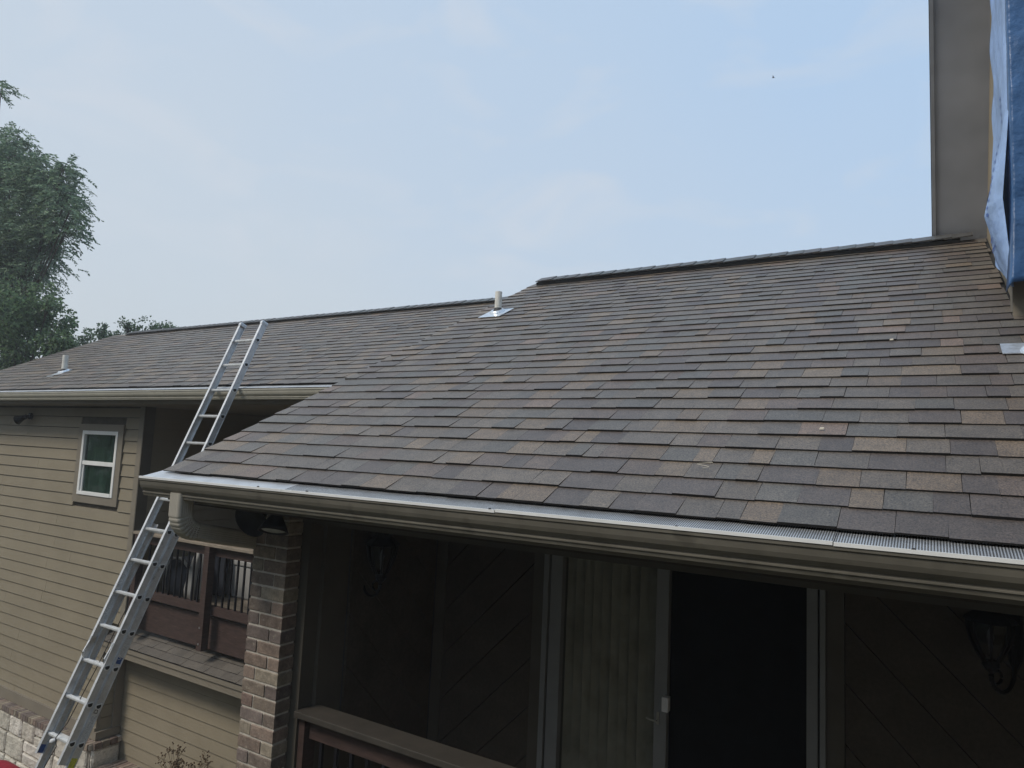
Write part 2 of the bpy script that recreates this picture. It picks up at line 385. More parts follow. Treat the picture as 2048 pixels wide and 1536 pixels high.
for i, xa in enumerate((-3.93, -2.72, -1.48, -.26, .96)):
    xb = (-2.72, -1.48, -.26, .96, 2.18)[i] - .003
    dz = (0, .0, .003, .001, .003)[i]; mb = MB()
    y_a, z_a, y_b, z_b = GL+.006, GLZ+.004+dz, NY0+.04, NZ0+.004
    if i == 0:
        mb.add([(xa,y_a,z_a),(xb,y_a,z_a),(xb,y_b,z_b),(xa,y_b,z_b)], [(0,1,2,3)])
    else:
        V, F = perforated(xa, xb, y_a, z_a, y_b, z_b); mb.add(V, F)
    obj('guard_panel', mb, 'guard_metal', gut)
    # folded front lip with small steps
    obj('guard_lip', MB().box(xa, xb, GL-.0035, GL+.008, GLZ+.0045+dz, GLZ+.0075+dz).box(xa, xb, GL-.0055, GL-.0036, GLZ-.004+dz, GLZ+.0075+dz), 'window_white', gut)
for x in (-2.9, -2.55, -1.51, -.75, -.05, .35):
    obj('screw', MB().lathe([(.006,0),(.006,.003),(.002,.005)], (x, GL+.003, GLZ+.008), n=8), 'rubber', gut)
# fascia, porch ceiling, beam
obj('fascia', B(-3.8, 3.3, 2.465, 2.49, -.36, -.235), 'siding_trim', house)
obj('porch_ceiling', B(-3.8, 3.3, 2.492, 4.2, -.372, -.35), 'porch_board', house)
obj('porch_beam', B(-3.27, 3.3, 2.985, 3.12, -.47, -.374), 'porch_trim', house)
# brick column at the porch corner
colm = obj('brick_column', B(-3.556, -3.266, 2.8845, 2.985, -5.2, -.374), 'mortar', house)
BT = [(.165,.125,.10), (.14,.112,.092), (.175,.14,.11), (.125,.10,.088), (.20,.17,.13), (.155,.11,.09)]
BR_CACHE = {}
def brick(parent, x0, x1, y0, y1, z0, z1, c, name='brick'):
    key = (round(x1-x0,3), round(y1-y0,3), round(z1-z0,3))
    if key not in BR_CACHE:
        a, b, h = key; e = .004
        m = MB(); top = [(e,e),(a-e,e),(a-e,b-e),(e,b-e)]
        # chamfered box: 24 triangles or so
        V = [(x,y,0+e) for x,y in ((0,0),(a,0),(a,b),(0,b))] + [(x,y,h-e) for x,y in ((0,0),(a,0),(a,b),(0,b))] + [(x,y,0) for x,y in top] + [(x,y,h) for x,y in top]
        m.add(V, [(0,1,5,4),(1,2,6,5),(2,3,7,6),(3,0,4,7),(8,9,1,0),(9,10,2,1),(10,11,3,2),(11,8,0,3),(4,5,13,12),(5,6,14,13),(6,7,15,14),(7,4,12,15),(12,13,14,15),(11,10,9,8)])
        BR_CACHE[key] = m.mesh('brick', 'brick')
    return place_inst(name, BR_CACHE[key], parent, (x0, y0, z0), None, c)
z = -.374-.078; r_ = 0
while z > -5.2:
    long_first = r_ % 2
    xs_ = [(-3.56, -3.366), (-3.356, -3.262)] if long_first else [(-3.56, -3.466), (-3.456, -3.262)]
    for a, b in xs_:
        c = rnd.choice(BT); k = rnd.uniform(.8, 1.15)
        brick(colm, a+rnd.uniform(0,.002), b, 2.88+rnd.uniform(-.003,.001), 2.99, z, z+.068, tuple(v*k*1.25 for v in c))
    z -= .0792; r_ += 1
obj('corner_board', B(-3.295, -3.20, 2.995, 3.10, GZ, -.374), 'porch_trim', house)
obj('corner_board', B(-3.235, -3.172, 3.102, 3.325, GZ, -.374), 'porch_trim', house)
# diagonal-board walls
def clip(poly, a, b, c):   # keep a*u+b*v <= c
    o = []
    for i in range(len(poly)):
        p, q = poly[i], poly[(i+1) % len(poly)]; dp, dq = a*p[0]+b*p[1]-c, a*q[0]+b*q[1]-c
        if dp <= 0: o.append(p)
        if dp*dq < 0: t = dp/(dp-dq); o.append((p[0]+t*(q[0]-p[0]), p[1]+t*(q[1]-p[1])))
    return o
def diagonal_wall(parent, u0, u1, v0, v1, sgn, phase, to3, depthv, pitch=.311, mat='porch_board'):
    """boards between lines v + sgn*u = const"""
    lo = min(v0+sgn*u0, v0+sgn*u1); hi = max(v1+sgn*u0, v1+sgn*u1); c = phase+math.floor((lo-phase)/pitch)*pitch
    while c < hi:
        g_ = .0035
        poly = clip(clip([(u0,v0),(u1,v0),(u1,v1),(u0,v1)], sgn, 1, c+pitch-g_), -sgn, -1, -(c+g_))
        c += pitch
        if len(poly) < 3: continue
        obj('siding_board', MB().extrude([to3(u, v) for u, v in poly], (0,0,0), depthv), mat, parent)
YB = 4.2; FZ = -2.62
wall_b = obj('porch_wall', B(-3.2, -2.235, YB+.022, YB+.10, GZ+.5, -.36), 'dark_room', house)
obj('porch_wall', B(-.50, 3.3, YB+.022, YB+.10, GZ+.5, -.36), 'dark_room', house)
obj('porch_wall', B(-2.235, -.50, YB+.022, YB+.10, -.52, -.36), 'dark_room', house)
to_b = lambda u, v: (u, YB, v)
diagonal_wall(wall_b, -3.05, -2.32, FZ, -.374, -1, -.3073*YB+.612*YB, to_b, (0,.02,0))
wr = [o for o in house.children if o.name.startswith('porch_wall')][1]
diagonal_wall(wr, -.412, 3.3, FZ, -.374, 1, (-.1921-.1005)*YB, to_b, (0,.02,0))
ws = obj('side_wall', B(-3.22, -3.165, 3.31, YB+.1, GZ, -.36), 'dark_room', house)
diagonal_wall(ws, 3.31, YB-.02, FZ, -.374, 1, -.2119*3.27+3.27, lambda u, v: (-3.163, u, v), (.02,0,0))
obj('corner_board', B(-3.14, -3.052, YB-.012, YB+.018, FZ, -.374), 'porch_trim', house)
obj('porch_floor', B(-3.26, 3.3, 2.97, YB, FZ-.1, FZ), 'weathered_wood', house)
obj('gable_wall', MB().extrude([(-3.56,2.995,GZ),(-3.56,10.2,GZ),(-3.56,10.2,.0),(-3.56,NR,NRZ-.1),(-3.56,2.995,-.08)], (0,0,0), (.10,0,0)), 'siding', house)
# sliding door
door = obj('sliding_door', MB().box(-2.232,-2.195,YB-.03,YB+.09,FZ,-.52).box(-2.185,-2.10,YB-.015,YB+.09,FZ,-.58).box(-.60,-.545,YB-.02,YB+.09,FZ,-.58).box(-.533,-.505,YB-.03,YB+.09,FZ,-.52)
           .box(-2.195,-.533,YB-.025,YB+.09,-.58,-.52).box(-2.10,-.60,YB-.015,YB+.09,FZ,FZ+.08), 'door_paint', house)
obj('trim_board', B(-.503, -.415, YB-.012, YB+.018, FZ, -.374), 'porch_trim', house)
obj('trim_board', B(-2.318, -2.236, YB-.012, YB+.018, FZ, -.374), 'porch_trim', house)
obj('head_board', B(-2.232, -.507, YB-.02, YB+.018, -.518, -.374), 'porch_trim', house)
obj('stile', B(-1.462, -1.385, YB+.01, YB+.06, FZ+.082, -.582), 'door_paint', door)
obj('glass_panel', B(-2.098, -1.464, YB+.03, YB+.036, FZ+.082, -.582), 'door_glass', door)
obj('screen_panel', B(-1.383, -.602, YB+.055, YB+.058, FZ+.082, -.582), 'screen_mesh', door)
obj('screen_stile', B(-1.383, -1.345, YB+.062, YB+.085, FZ+.082, -.582), 'black_metal', door)
for i in range(10):
    x = -2.092 + i*.0635; y0_ = YB+.050; y1_ = YB+.050+.034+.006*math.sin(i*2.1); w_ = .053
    obj('blind_slat', MB().hexa([(x,y0_,FZ+.1),(x+w_,y1_,FZ+.1),(x+w_,y1_+.003,FZ+.1),(x,y0_+.003,FZ+.1),(x,y0_,-.60),(x+w_,y1_,-.60),(x+w_,y1_+.003,-.60),(x,y0_+.003,-.60)]), 'blind', door)
hd = MB(); hd.box(-1.402, -1.362, YB-.035, YB+.009, -1.485, -1.40); obj('door_pull', hd, 'window_white', door, bevel=.004)
obj('lever', MB().box(-1.442, -1.428, YB-.002, YB+.008, -1.575, -1.505).tube([(-1.435, YB-.003, -1.55), (-1.435, YB-.03, -1.55), (-1.475, YB-.033, -1.546), (-1.495, YB-.033, -1.54)], .005), 'gutter_paint_left', door)
rm = MB().box(-3.1, 3.2, YB+.11, 8.5, FZ, -.36); rm.f = [f[::-1] for f in rm.f if f != (0,1,5,4)]; rm.c = [None]*len(rm.f)
obj('room', rm, 'dark_room', house)
# porch railing
rl = obj('porch_railing', B(-3.20, 3.2, 2.965, 3.13, -1.58, -1.545), 'grey_rail', house, bevel=.004)
obj('top_rail', B(-3.13, 3.2, 3.03, 3.07, -1.70, -1.605), 'red_wood', rl)
obj('bottom_rail', B(-3.13, 3.2, 3.03, 3.07, -2.5, -2.41), 'red_wood', rl)
obj('post', B(-3.185, -3.14, 3.0, 3.09, -2.62, -1.582), 'red_wood', rl)
bal = B(0, .019, 0, .019, 0, .72).mesh('baluster', 'black_metal')
for i in range(52): place_inst('baluster', bal, rl, (-3.05+i*.118, 3.04, -2.41))
# downspout: fluted rectangular pipe with a crimped elbow
def fluted(hw, hh, rc=.022, n=5):
    s = []
    def side(ax, ay, bx, by, nx, ny):
        for k in range(n*2+1):
            t = k/(n*2); e = .0022 if k % 2 else 0; s.append((ax+(bx-ax)*t-nx*e, ay+(by-ay)*t-ny*e))
    def corner(cx, cy, a0):
        for k in range(1, 5): a_ = a0+math.pi/2*k/5; s.append((cx+rc*math.cos(a_), cy+rc*math.sin(a_)))
    side(-hw+rc,-hh,hw-rc,-hh,0,-1); corner(hw-rc,-hh+rc,-math.pi/2); side(hw,-hh+rc,hw,hh-rc,1,0); corner(hw-rc,hh-rc,0)
    side(hw-rc,hh,-hw+rc,hh,0,1); corner(-hw+rc,hh-rc,math.pi/2); side(-hw,hh-rc,-hw,-hh+rc,-1,0); corner(-hw+rc,-hh+rc,math.pi); return s
fr = []; c0 = Vector((-3.605, 2.405, 0))
for z in (-.30, -.34, -.40): fr.append((Vector((c0.x, c0.y, z)), (1,0,0), (0,1,0), 1))
th_end = math.pi/2 - .20; rr = .11
for k in range(1, 25):
    t = th_end*k/24; p = Vector((c0.x, c0.y+rr-rr*math.cos(t), -.412-rr*math.sin(t)))
    cr = 1.0 if k % 3 else .955
    fr.append((p, (1,0,0), (0, math.cos(t), math.sin(t)), cr))
d = Vector((.04, math.sin(th_end), -math.cos(th_end))); p = fr[-1][0]
for k in range(1, 6): fr.append((p+d*.15*k, (1,0,0), (0, math.cos(th_end), math.sin(th_end)), 1))
ds = obj('downspout', MB().sweep(fr, fluted(.052, .051)), 'pipe_paint', house)
# ------------------------------------------------ upper storey on the right
up = thing('upper_storey', 'tall upper storey wall with steep overhanging eave rising from the right of the roof', 'building')
WX = .41
sl = -1.55; zr_ = lambda y: 1.96 + sl*(y-6.75)
wall = [(WX,4.58,.90),(WX,4.58,zr_(4.58)),(WX,4.2,zr_(4.2)),(WX,4.2,5.6),(WX,4.58,5.6)]
obj('side_wall', MB().extrude([(WX,4.58,.80),(WX,4.58,zr_(4.58)),(WX,7.6,zr_(7.6)),(WX,7.6,.4)], (0,0,0), (.12,0,0)), 'wall_beige', up)
obj('front_wall', B(WX+.001, 3.4, 4.575, 4.70, .80, 5.3), 'wall_beige', up)
obj('corner_trim', B(WX-.025, WX+.075, 4.545, 4.574, .86, 5.3), 'siding_trim', up)
obj('corner_trim', B(WX-.025, WX-.002, 4.576, 4.68, .90, 5.1), 'siding_trim', up)
obj('wall_panel', B(WX+.077, 3.4, 4.555, 4.573, .93, 5.3), 'porch_board', up)
# eave underside and edge, descending away over the ridge
ys = (8.3, 3.9)
def eave_poly(x, lo, hi): return [(x, ys[0], zr_(ys[0])+lo), (x, ys[1], zr_(ys[1])+lo), (x, ys[1], zr_(ys[1])+hi), (x, ys[0], zr_(ys[0])+hi)]
obj('soffit', MB().extrude(eave_poly(.055, 0, .02), (0,0,0), (WX+.3-.055,0,0)), 'soffit_paint', up)
obj('eave_board', MB().extrude(eave_poly(.028, -.03, .26), (0,0,0), (.025,0,0)), 'soffit_edge', up)
obj('upper_roof', MB().extrude(eave_poly(.022, .265, .29), (0,0,0), (3.4,0,0)), 'back_shingle', up)
# tarp on the front wall, wrapping film on the side
def cloth(rowsf, nu, nv, mat, name, label, cat, parent=None, thick=.002, **kw):
    mb = MB(); V = [[rowsf(i/nu, j/nv) for i in range(nu+1)] for j in range(nv+1)]
    mb.v = [p for r in V for p in r]; k = nu+1
    mb.f = [(j*k+i, j*k+i+1, (j+1)*k+i+1, (j+1)*k+i) for j in range(nv) for i in range(nu)]; mb.c = [None]*len(mb.f)
    o = obj(name, mb, mat, parent, smooth=True)
    so = o.modifiers.new('solid', 'SOLIDIFY'); so.thickness = thick
    if label: o['label'] = label; o['category'] = cat
    return o
def tarp_f(u, v):
    from mathutils import noise as mn
    x = WX-.026+u*2.6; z = 1.00+.02*u+v*4.3 + .02*math.sin(u*31)
    tri = lambda t: abs((t % 1)-.5)*2
    y = 4.535-.045*tri(u*7.3+.35*v)-.030*tri(u*3.1-1.3*v+.2)-.022*tri(v*4.7+1.9*u)-.030*mn.noise(Vector((x*3, z*1.7, 4)))-.010*mn.noise(Vector((x*11, z*9, 1)))
    if v < .16: q = 1-v/.16; y -= .16*q*q*(.35+.65*tri(u*6+.1)); x -= .03*q*q
    y = min(y, 4.540)
    if u < .004: y = 4.53
    return (x, y, z)
cloth(tarp_f, 240, 130, 'tarp_blue', 'tarp', 'dark blue tarp hanging over the front of the upper storey', 'tarp')
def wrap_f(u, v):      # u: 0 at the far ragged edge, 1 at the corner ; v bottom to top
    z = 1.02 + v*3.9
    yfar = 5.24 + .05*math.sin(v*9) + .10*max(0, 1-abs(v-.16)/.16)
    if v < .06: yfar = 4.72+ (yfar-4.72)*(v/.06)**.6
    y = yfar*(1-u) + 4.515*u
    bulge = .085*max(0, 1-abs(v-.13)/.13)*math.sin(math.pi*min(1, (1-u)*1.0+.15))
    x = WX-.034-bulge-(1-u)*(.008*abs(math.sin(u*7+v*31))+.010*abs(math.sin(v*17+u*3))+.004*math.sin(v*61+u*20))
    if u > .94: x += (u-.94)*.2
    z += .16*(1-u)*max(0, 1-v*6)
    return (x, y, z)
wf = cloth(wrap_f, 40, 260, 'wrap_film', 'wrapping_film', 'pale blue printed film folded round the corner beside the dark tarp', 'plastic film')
def on_film(y, v, e=.004):   # a point a hair outside the film at height share v, given its distance y
    lo, hi = 0., 1.
    for _ in range(30):
        m_ = (lo+hi)/2
        if wrap_f(m_, v)[1] > y: lo = m_
        else: hi = m_
    p = wrap_f(lo, v); return (p[0]-e, p[1], p[2])
def print_mark(y0, y1, v0, v1, k=4):
    m = MB(); V = [on_film(y0+(y1-y0)*i/k, v0+(v1-v0)*j/k) for j in range(k+1) for i in range(k+1)]
    m.add(V, [(j*(k+1)+i, j*(k+1)+i+1, (j+1)*(k+1)+i+1, (j+1)*(k+1)+i) for j in range(k) for i in range(k)])
    obj('print_mark', m, 'wrap_print', wf)
print_mark(5.12, 5.02, .15, .19); print_mark(4.98, 4.90, .16, .20)
for k in range(6): print_mark(5.16-.035*k, 5.145-.035*k, .215, .225, 1)
for k in range(16): print_mark(4.76, 4.72, .12+.012*k, .125+.012*k, 1)
print_mark(5.12, 4.78, .085, .088)
print_mark(5.05, 4.74, .070, .073)

# ================================================================== left wing
LY0, LZ0 = 4.755, .595; LR, LRZ = 7.60, 2.018
wing = thing('house', 'further lower beige wing with lap siding, small white window and recessed deck', 'house')
lroof = obj('roof', slab(LY0, LZ0+.0, -14.05, -3.6, LR, LRZ), 'roof_felt', wing)
shingle_roof(lroof, LY0, LZ0+.004, -14.1, -3.62, 22)
obj('back_slope', slab(LR, LRZ, -14.1, -3.6, 11.0, LRZ-1.7, off=.006), 'back_shingle', lroof)
ridge(lroof, -13.5, -3.7, LR, LRZ+.006, .014)
lg = gutter(wing, -14.15, -3.62, 4.66, .548, 'gutter_paint_left')
obj('drip_edge', MB().add([(-14.1,4.69,.560),(-3.62,4.69,.560),(-3.62,4.79,.600),(-14.1,4.79,.600)], [(0,1,2,3)]), 'guard_metal', lg)
obj('fascia', B(-14.1, -3.62, 4.782, 4.80, .40, .585), 'siding_trim', wing)
obj('soffit', B(-14.1, -3.62, 4.802, 8.2, .395, .42), 'siding_trim', wing)
LYW = 5.15; XC = -8.66; XL = -9.04
wm_ = obj('front_wall', B(-14.1, XC-.02, LYW+.03, LYW+.12, -2.42, .395).box(-14.1, XL-.02, LYW+.03, LYW+.12, GZ, -2.42), 'joint_dark', wing)
WIN = (-10.18, -9.08, -.92, .15)     # trim box x0,x1,z0,z1
def lap(parent, x0, x1, y, z, e=.154, nm='siding_board', name_mat='siding'):
    # wedge board facing -Y
    j = rnd.uniform(-.001, .001)
    obj(nm, MB().hexa([(x0,y-.018+j,z),(x1,y-.018-j,z),(x1,y+.02,z),(x0,y+.02,z),(x0,y-.004,z+e-.009),(x1,y-.004,z+e-.009),(x1,y+.02,z+e-.009),(x0,y+.02,z+e-.009)]), name_mat, parent)
z = .0084*0 + (-.2192*LYW) % .1535 - .1535*0
z0_ = -.2192*LYW; zz = z0_ + .1535*11
while zz > -3.80:
    lim = XC-.10 if zz > -2.50 else XL-.10
    e = .1535
    zt = min(zz+e, .38)-zz
    if zt > .03:
        spans = [(-14.1, lim)]
        if zz < WIN[3] and zz+e > WIN[2]: spans = [(-14.1, WIN[0]-.002), (WIN[1]+.002, lim)]
        s2 = []
        for a, b in spans:
            if b-a > 2:
                j_ = a+(b-a)*rnd.uniform(.3, .75); s2 += [(a, j_), (j_+.003, b)]
            else: s2.append((a, b))
        for a, b in s2: lap(wm_, a, b, LYW+.012, max(zz, -3.70), e=zt if zz > -3.7 else zz+e+3.70)
    zz -= e
obj('corner_board', B(XC-.098, XC, LYW-.012, LYW+.03, -2.42, .394), 'siding_trim', wing)
obj('corner_board', B(XL-.098, XL, LYW-.012, LYW+.03, -3.70, -2.44), 'siding_trim', wing)
obj('base_board', B(-14.1, XL+.012, LYW-.035, LYW+.028, -3.80, -3.66), 'siding_trim', wing)
# window
win = obj('window', MB().box(WIN[0],WIN[1],LYW-.022,LYW+.02,.06,.15).box(WIN[0],WIN[1],LYW-.022,LYW+.02,-.92,-.815).box(WIN[0],-10.068,LYW-.022,LYW+.02,-.815,.06).box(-9.19,WIN[1],LYW-.022,LYW+.02,-.815,.06), 'siding_trim', wing)
x0, x1, z0, z1 = -10.066, -9.192, -.813, .058
fm = MB().box(x0,x0+.05,LYW-.03,LYW+.02,z0,z1).box(x1-.05,x1,LYW-.03,LYW+.02,z0,z1).box(x0+.05,x1-.05,LYW-.03,LYW+.02,z1-.05,z1).box(x0+.05,x1-.05,LYW-.035,LYW+.02,z0,z0+.045).box(x0+.05,x1-.05,LYW-.02,LYW+.02,-.41,-.355)
fm.box(x0+.052,x0+.08,LYW-.01,LYW+.02,z0+.047,-.412).box(x1-.08,x1-.052,LYW-.01,LYW+.02,z0+.047,-.412)
obj('frame', fm, 'window_white', win, bevel=.003)
obj('pane', B(x0+.05, x1-.05, LYW+.006, LYW+.010, -.354, z1-.05), 'window_glass', win)
obj('pane', B(x0+.08, x1-.08, LYW+.006, LYW+.010, z0+.047, -.412), 'window_glass', win)
cm = MB(); nx = 60
for i in range(nx+1):
    t = i/nx; x = x0+.02+t*(x1-x0-.04); yy = LYW+.0195+.0085*math.sin(t*30+2*math.sin(t*7))
    cm.v += [(x, yy, z0), (x+.02*math.sin(t*20), yy+.001, z1)]
cm.f = [(2*i, 2*i+2, 2*i+3, 2*i+1) for i in range(nx)]; cm.c = [None]*nx
obj('curtain', cm, 'curtain', win, smooth=True)
# recess behind the deck
rw = obj('recess_wall', B(XC-.14, XC-.02, LYW+.12, 8.3, -2.1, .395), 'siding', wing)
zz = -2.03
while zz < .3:
    obj('siding_board', MB().hexa([(XC-.02,LYW+.13,zz),(XC+.006,LYW+.13,zz),(XC+.006,8.2,zz),(XC-.02,8.2,zz),(XC-.02,LYW+.13,zz+.145),(XC-.004,LYW+.13,zz+.145),(XC-.004,8.2,zz+.145),(XC-.02,8.2,zz+.145)]), 'siding', rw); zz += .1535
obj('corner_board', B(XC+.001, XC+.014, LYW-.010, LYW+.13, -2.1, .394), 'porch_trim', wing)
obj('recess_wall', B(XC, -3.58, 8.2, 8.32, -2.1, .395), 'siding', wing)
deck = obj('deck', MB().box(XC, -3.58, 5.31, 8.2, -2.08, -2.035), 'weathered_wood', wing)
obj('rim_board', B(XC+.005, -3.575, 5.27, 5.308, -2.39, -2.03), 'red_wood', deck)
obj('rail_cap', B(XC+.02, -3.575, 5.13, 5.285, -1.215, -1.18), 'weathered_wood', deck, bevel=.004)
obj('top_rail', B(XC+.02, -3.575, 5.205, 5.245, -1.325, -1.217), 'red_wood', deck)
obj('bottom_rail', B(XC+.02, -3.575, 5.205, 5.262, -1.985, -1.885), 'red_wood', deck)
for x in (-8.52, -7.12, -5.6, -4.1): obj('post', B(x-.045, x+.045, 5.115, 5.203, -2.37, -1.217), 'red_wood', deck)
bal2 = B(0, .019, 0, .019, 0, .60).mesh('baluster', 'black_metal')
for i in range(42): place_inst('baluster', bal2, deck, (-8.40+i*.1135, 5.215, -1.89))
for x in (-7.12,): 
    for zz in (-2.12, -2.30): obj('bolt', MB().lathe([(.012,0),(.010,.006)], (x-.01, 5.115, zz), (0,-1,0), 8), 'aluminium', deck)
# pent ledge under the deck and wall below
DY = 5.43
pent = obj('pent_roof', MB().extrude([(0,5.09,-2.575),(0,DY+.06,-2.41),(0,DY+.06,-2.46),(0,5.09,-2.63)], (XL,0,0), (-3.575,0,0)), 'back_shingle', wing)
obj('fascia', B(XL, -3.575, 5.10, 5.125, -2.715, -2.60), 'siding_trim', pent)
obj('fascia_bead', B(XL, -3.575, 5.082, 5.10, -2.632, -2.583), 'siding_trim', pent)
obj('soffit', B(XL, -3.575, 5.127, DY, -2.70, -2.685), 'siding_trim', pent)
pcache = {}
for k, yy in enumerate((5.095, 5.20, 5.31)):
    x = XL
    while x < -3.7:
        kk = rnd.uniform(.75, 1.1); wi = rnd.choice((6,7,8)); zz = -2.575+(yy-5.09)*.40
        rot = Matrix.Rotation(math.atan(.40), 4, 'X')
        place_inst('shingle', shingle_mesh(wi, rnd.choice((0,1))), pent, (x, yy-.02, zz+.002), rot, tuple(v*kk for v in (.105,.090,.072))); x += wi*.02
dw = obj('lower_wall', B(XL+.03, -3.58, DY+.033, DY+.14, GZ, -2.50), 'joint_dark', wing)
zz = -.5769*DY
while zz > -5.15:
    lap(dw, XL+.015, -3.58, DY+.012, zz, e=.148); zz -= .148
lap(dw, XL+.015, -3.58, DY+.012, -.5769*DY+.148, e=.148); lap(dw, XL+.015, -3.58, DY+.012, -.5769*DY+.296, e=.12)
# return wall between the two planes
rt = obj('return_wall', B(XL-.12, XL-.012, LYW+.121, DY+.1, GZ, -2.42), 'siding', wing)
zz = -3.70
while zz < -2.6:
    obj('siding_board', MB().hexa([(XL-.01,LYW+.03,zz),(XL+.012,LYW+.03,zz),(XL+.012,DY-.05,zz),(XL-.01,DY-.05,zz),(XL-.01,LYW+.03,zz+.141),(XL+.003,LYW+.03,zz+.141),(XL+.003,DY-.05,zz+.141),(XL-.01,DY-.05,zz+.141)]), 'siding', rt); zz += .15
obj('corner_board', B(XL+.0125, XL+.035, DY-.11, DY-.003, -3.70, -2.70), 'siding_trim', wing)
obj('base_board', B(XL+.013, XL+.05, LYW-.035, DY-.003, -3.80, -3.702), 'siding_trim', wing)
# stone base with brick sill
sb = obj('stone_base', B(-14.1, XL+.07, LYW-.095, LYW+.02, GZ, -3.88).box(XL-.1, XL+.07, LYW+.021, DY-.005, GZ, -3.88), 'mortar', wing)
x = -14.08
while x < XL+.05:
    c = rnd.choice(BT); k = rnd.uniform(1.0, 1.5)
    brick(sb, x, x+.057, LYW-.145, LYW-.015, -3.885+rnd.uniform(-.002,.002), -3.805, tuple(v*k for v in c)); x += .0675
y = LYW-.075
while y < DY-.06:
    c = rnd.choice(BT); brick(sb, XL+.055, XL+.125, y, y+.09, -3.885, -3.805, c); y += .10
obj('sill_mortar', B(-14.1, XL+.09, LYW-.125, LYW+.0, -3.878, -3.818).box(XL+.0, XL+.105, LYW+.001, DY-.006, -3.878, -3.818), 'mortar', sb)
def stone(parent, pts, nrm, t):
    """irregular block: ring of corners pushed out along nrm, face inset"""
    c = sum((Vector(p) for p in pts), Vector())/len(pts); nrm = Vector(nrm)
    mid = [Vector(p)+nrm*t*.6 for p in pts]; top = [c+(Vector(p)-c)*.86+nrm*(t+rnd.uniform(-.004,.004)) for p in pts]
    n_ = len(pts); m = MB()
    m.add([Vector(p) for p in pts]+mid+top, [(i,(i+1)%n_,n_+(i+1)%n_,n_+i) for i in range(n_)]+[(n_+i,n_+(i+1)%n_,2*n_+(i+1)%n_,2*n_+i) for i in range(n_)]+[tuple(range(2*n_,3*n_))])
    o = obj('stone', m, 'limestone', parent)
    k = rnd.uniform(.8, 1.15); c_ = rnd.choice(((.60,.56,.48),(.55,.52,.45),(.64,.60,.53),(.50,.47,.40),(.57,.53,.45))); o.color = (c_[0]*k, c_[1]*k, c_[2]*k, 1)
def stone_field(parent, u0, u1, v0, v1, to3, nrm):
    v = v1
    while v > v0+.02:
        h = rnd.choice((.13, .19, .25, .30)); h = min(h, v-v0); u = u0
        while u < u1-.01:
            w_ = rnd.uniform(.2, .55); 
            if u1-(u+w_) < .12: w_ = u1-u
            subs = [(v-h, v)] if h < .17 or rnd.random() < .6 else [(v-h, v-h*.52), (v-h*.48, v)]
            for a, b in subs:
                g_ = .007; j = lambda: rnd.uniform(-.012, .012)
                ring = [(u+g_+abs(j()), a+g_+abs(j())), (u+w_*.5+j(), a+g_), (u+w_-g_-abs(j()), a+g_+abs(j())), (u+w_-g_, (a+b)/2), (u+w_-g_-abs(j())*1.5, b-g_-abs(j())), (u+w_*.45+j(), b-g_), (u+g_+abs(j())*1.5, b-g_-abs(j())), (u+g_, (a+b)/2)]
                stone(parent, [to3(p, q) for p, q in ring], nrm, .035)
            u += w_
        v -= h
stone_field(sb, -12.2, XL+.06, -4.95, -3.89, lambda u, v: (u, LYW-.094, v), (0,-1,0))
stone_field(sb, LYW-.09, DY-.01, -4.9, -3.89, lambda u, v: (XL+.069, u, v), (1,0,0))
# brick landing in the corner
land = structure('brick_landing', B(XL+.08, -7.2, 4.45, DY-.01, GZ, -4.15), 'mortar_dark')
y = 4.46
while y < DY-.12:
    x = XL+.12 + (.03 if int(y*50) % 2 else 0)
    while x < -7.25:
        kk = rnd.uniform(1.0, 1.5); c = tuple(v*kk for v in rnd.choice(BT))
        o = brick(land, x, x+.057, y, y+.194, -4.165, -4.085, c); o.location.z += rnd.uniform(-.004, .003)
        x += .067
    y += .204

# ================================================================== roof vents
def vent(x, y, z0, label, h, r0=.04, pan=None):
    t = thing('vent_pipe', label, 'vent pipe', 'plumbing vents on the roofs')
    obj('pipe', MB().lathe([(r0,-.05),(r0,h),(r0*.84,h),(r0*.84,h-.06),(.002,h-.06)], (x, y, z0), n=16), 'pvc', t, smooth=False)
    obj('collar', MB().lathe([(r0+.035,-.045),(r0+.022,.015),(r0+.006,.04),(r0+.001,.055)], (x, y, z0), n=16), 'rubber', t)
    a, b = pan or (.13, .20)
    p = [Vector((x-a, y-b*CP, z0-b*SP)), Vector((x+a, y-b*CP, z0-b*SP)), Vector((x+a, y+.12*CP, z0+.12*SP)), Vector((x-a, y+.12*CP, z0+.12*SP))]
    nn = Vector((0,-SP,CP))
    m = MB().hexa([q+nn*.013 for q in p]+[q+nn*.0165 for q in p])
    m.lathe([(r0+.045,.0),(r0+.04,.010),(r0+.028,.025)], Vector((x,y,z0))+nn*.014, nn, 16)
    obj('flashing', m, 'lead', t)
    return t
vent(-3.56, 5.50, 1.337, 'cream pipe with bright metal flashing near the left slope of the near roof', .215, .034, (.12, .17))
vent(-11.42, 5.44, .936, 'small pale pipe on the far left wing roof beside the trees', .27, .04, (.09, .22))
vent(.440, 3.99, .578, 'metal capped pipe half cut off by the right edge, under the upper wall', .17, .038, (.15, .035))

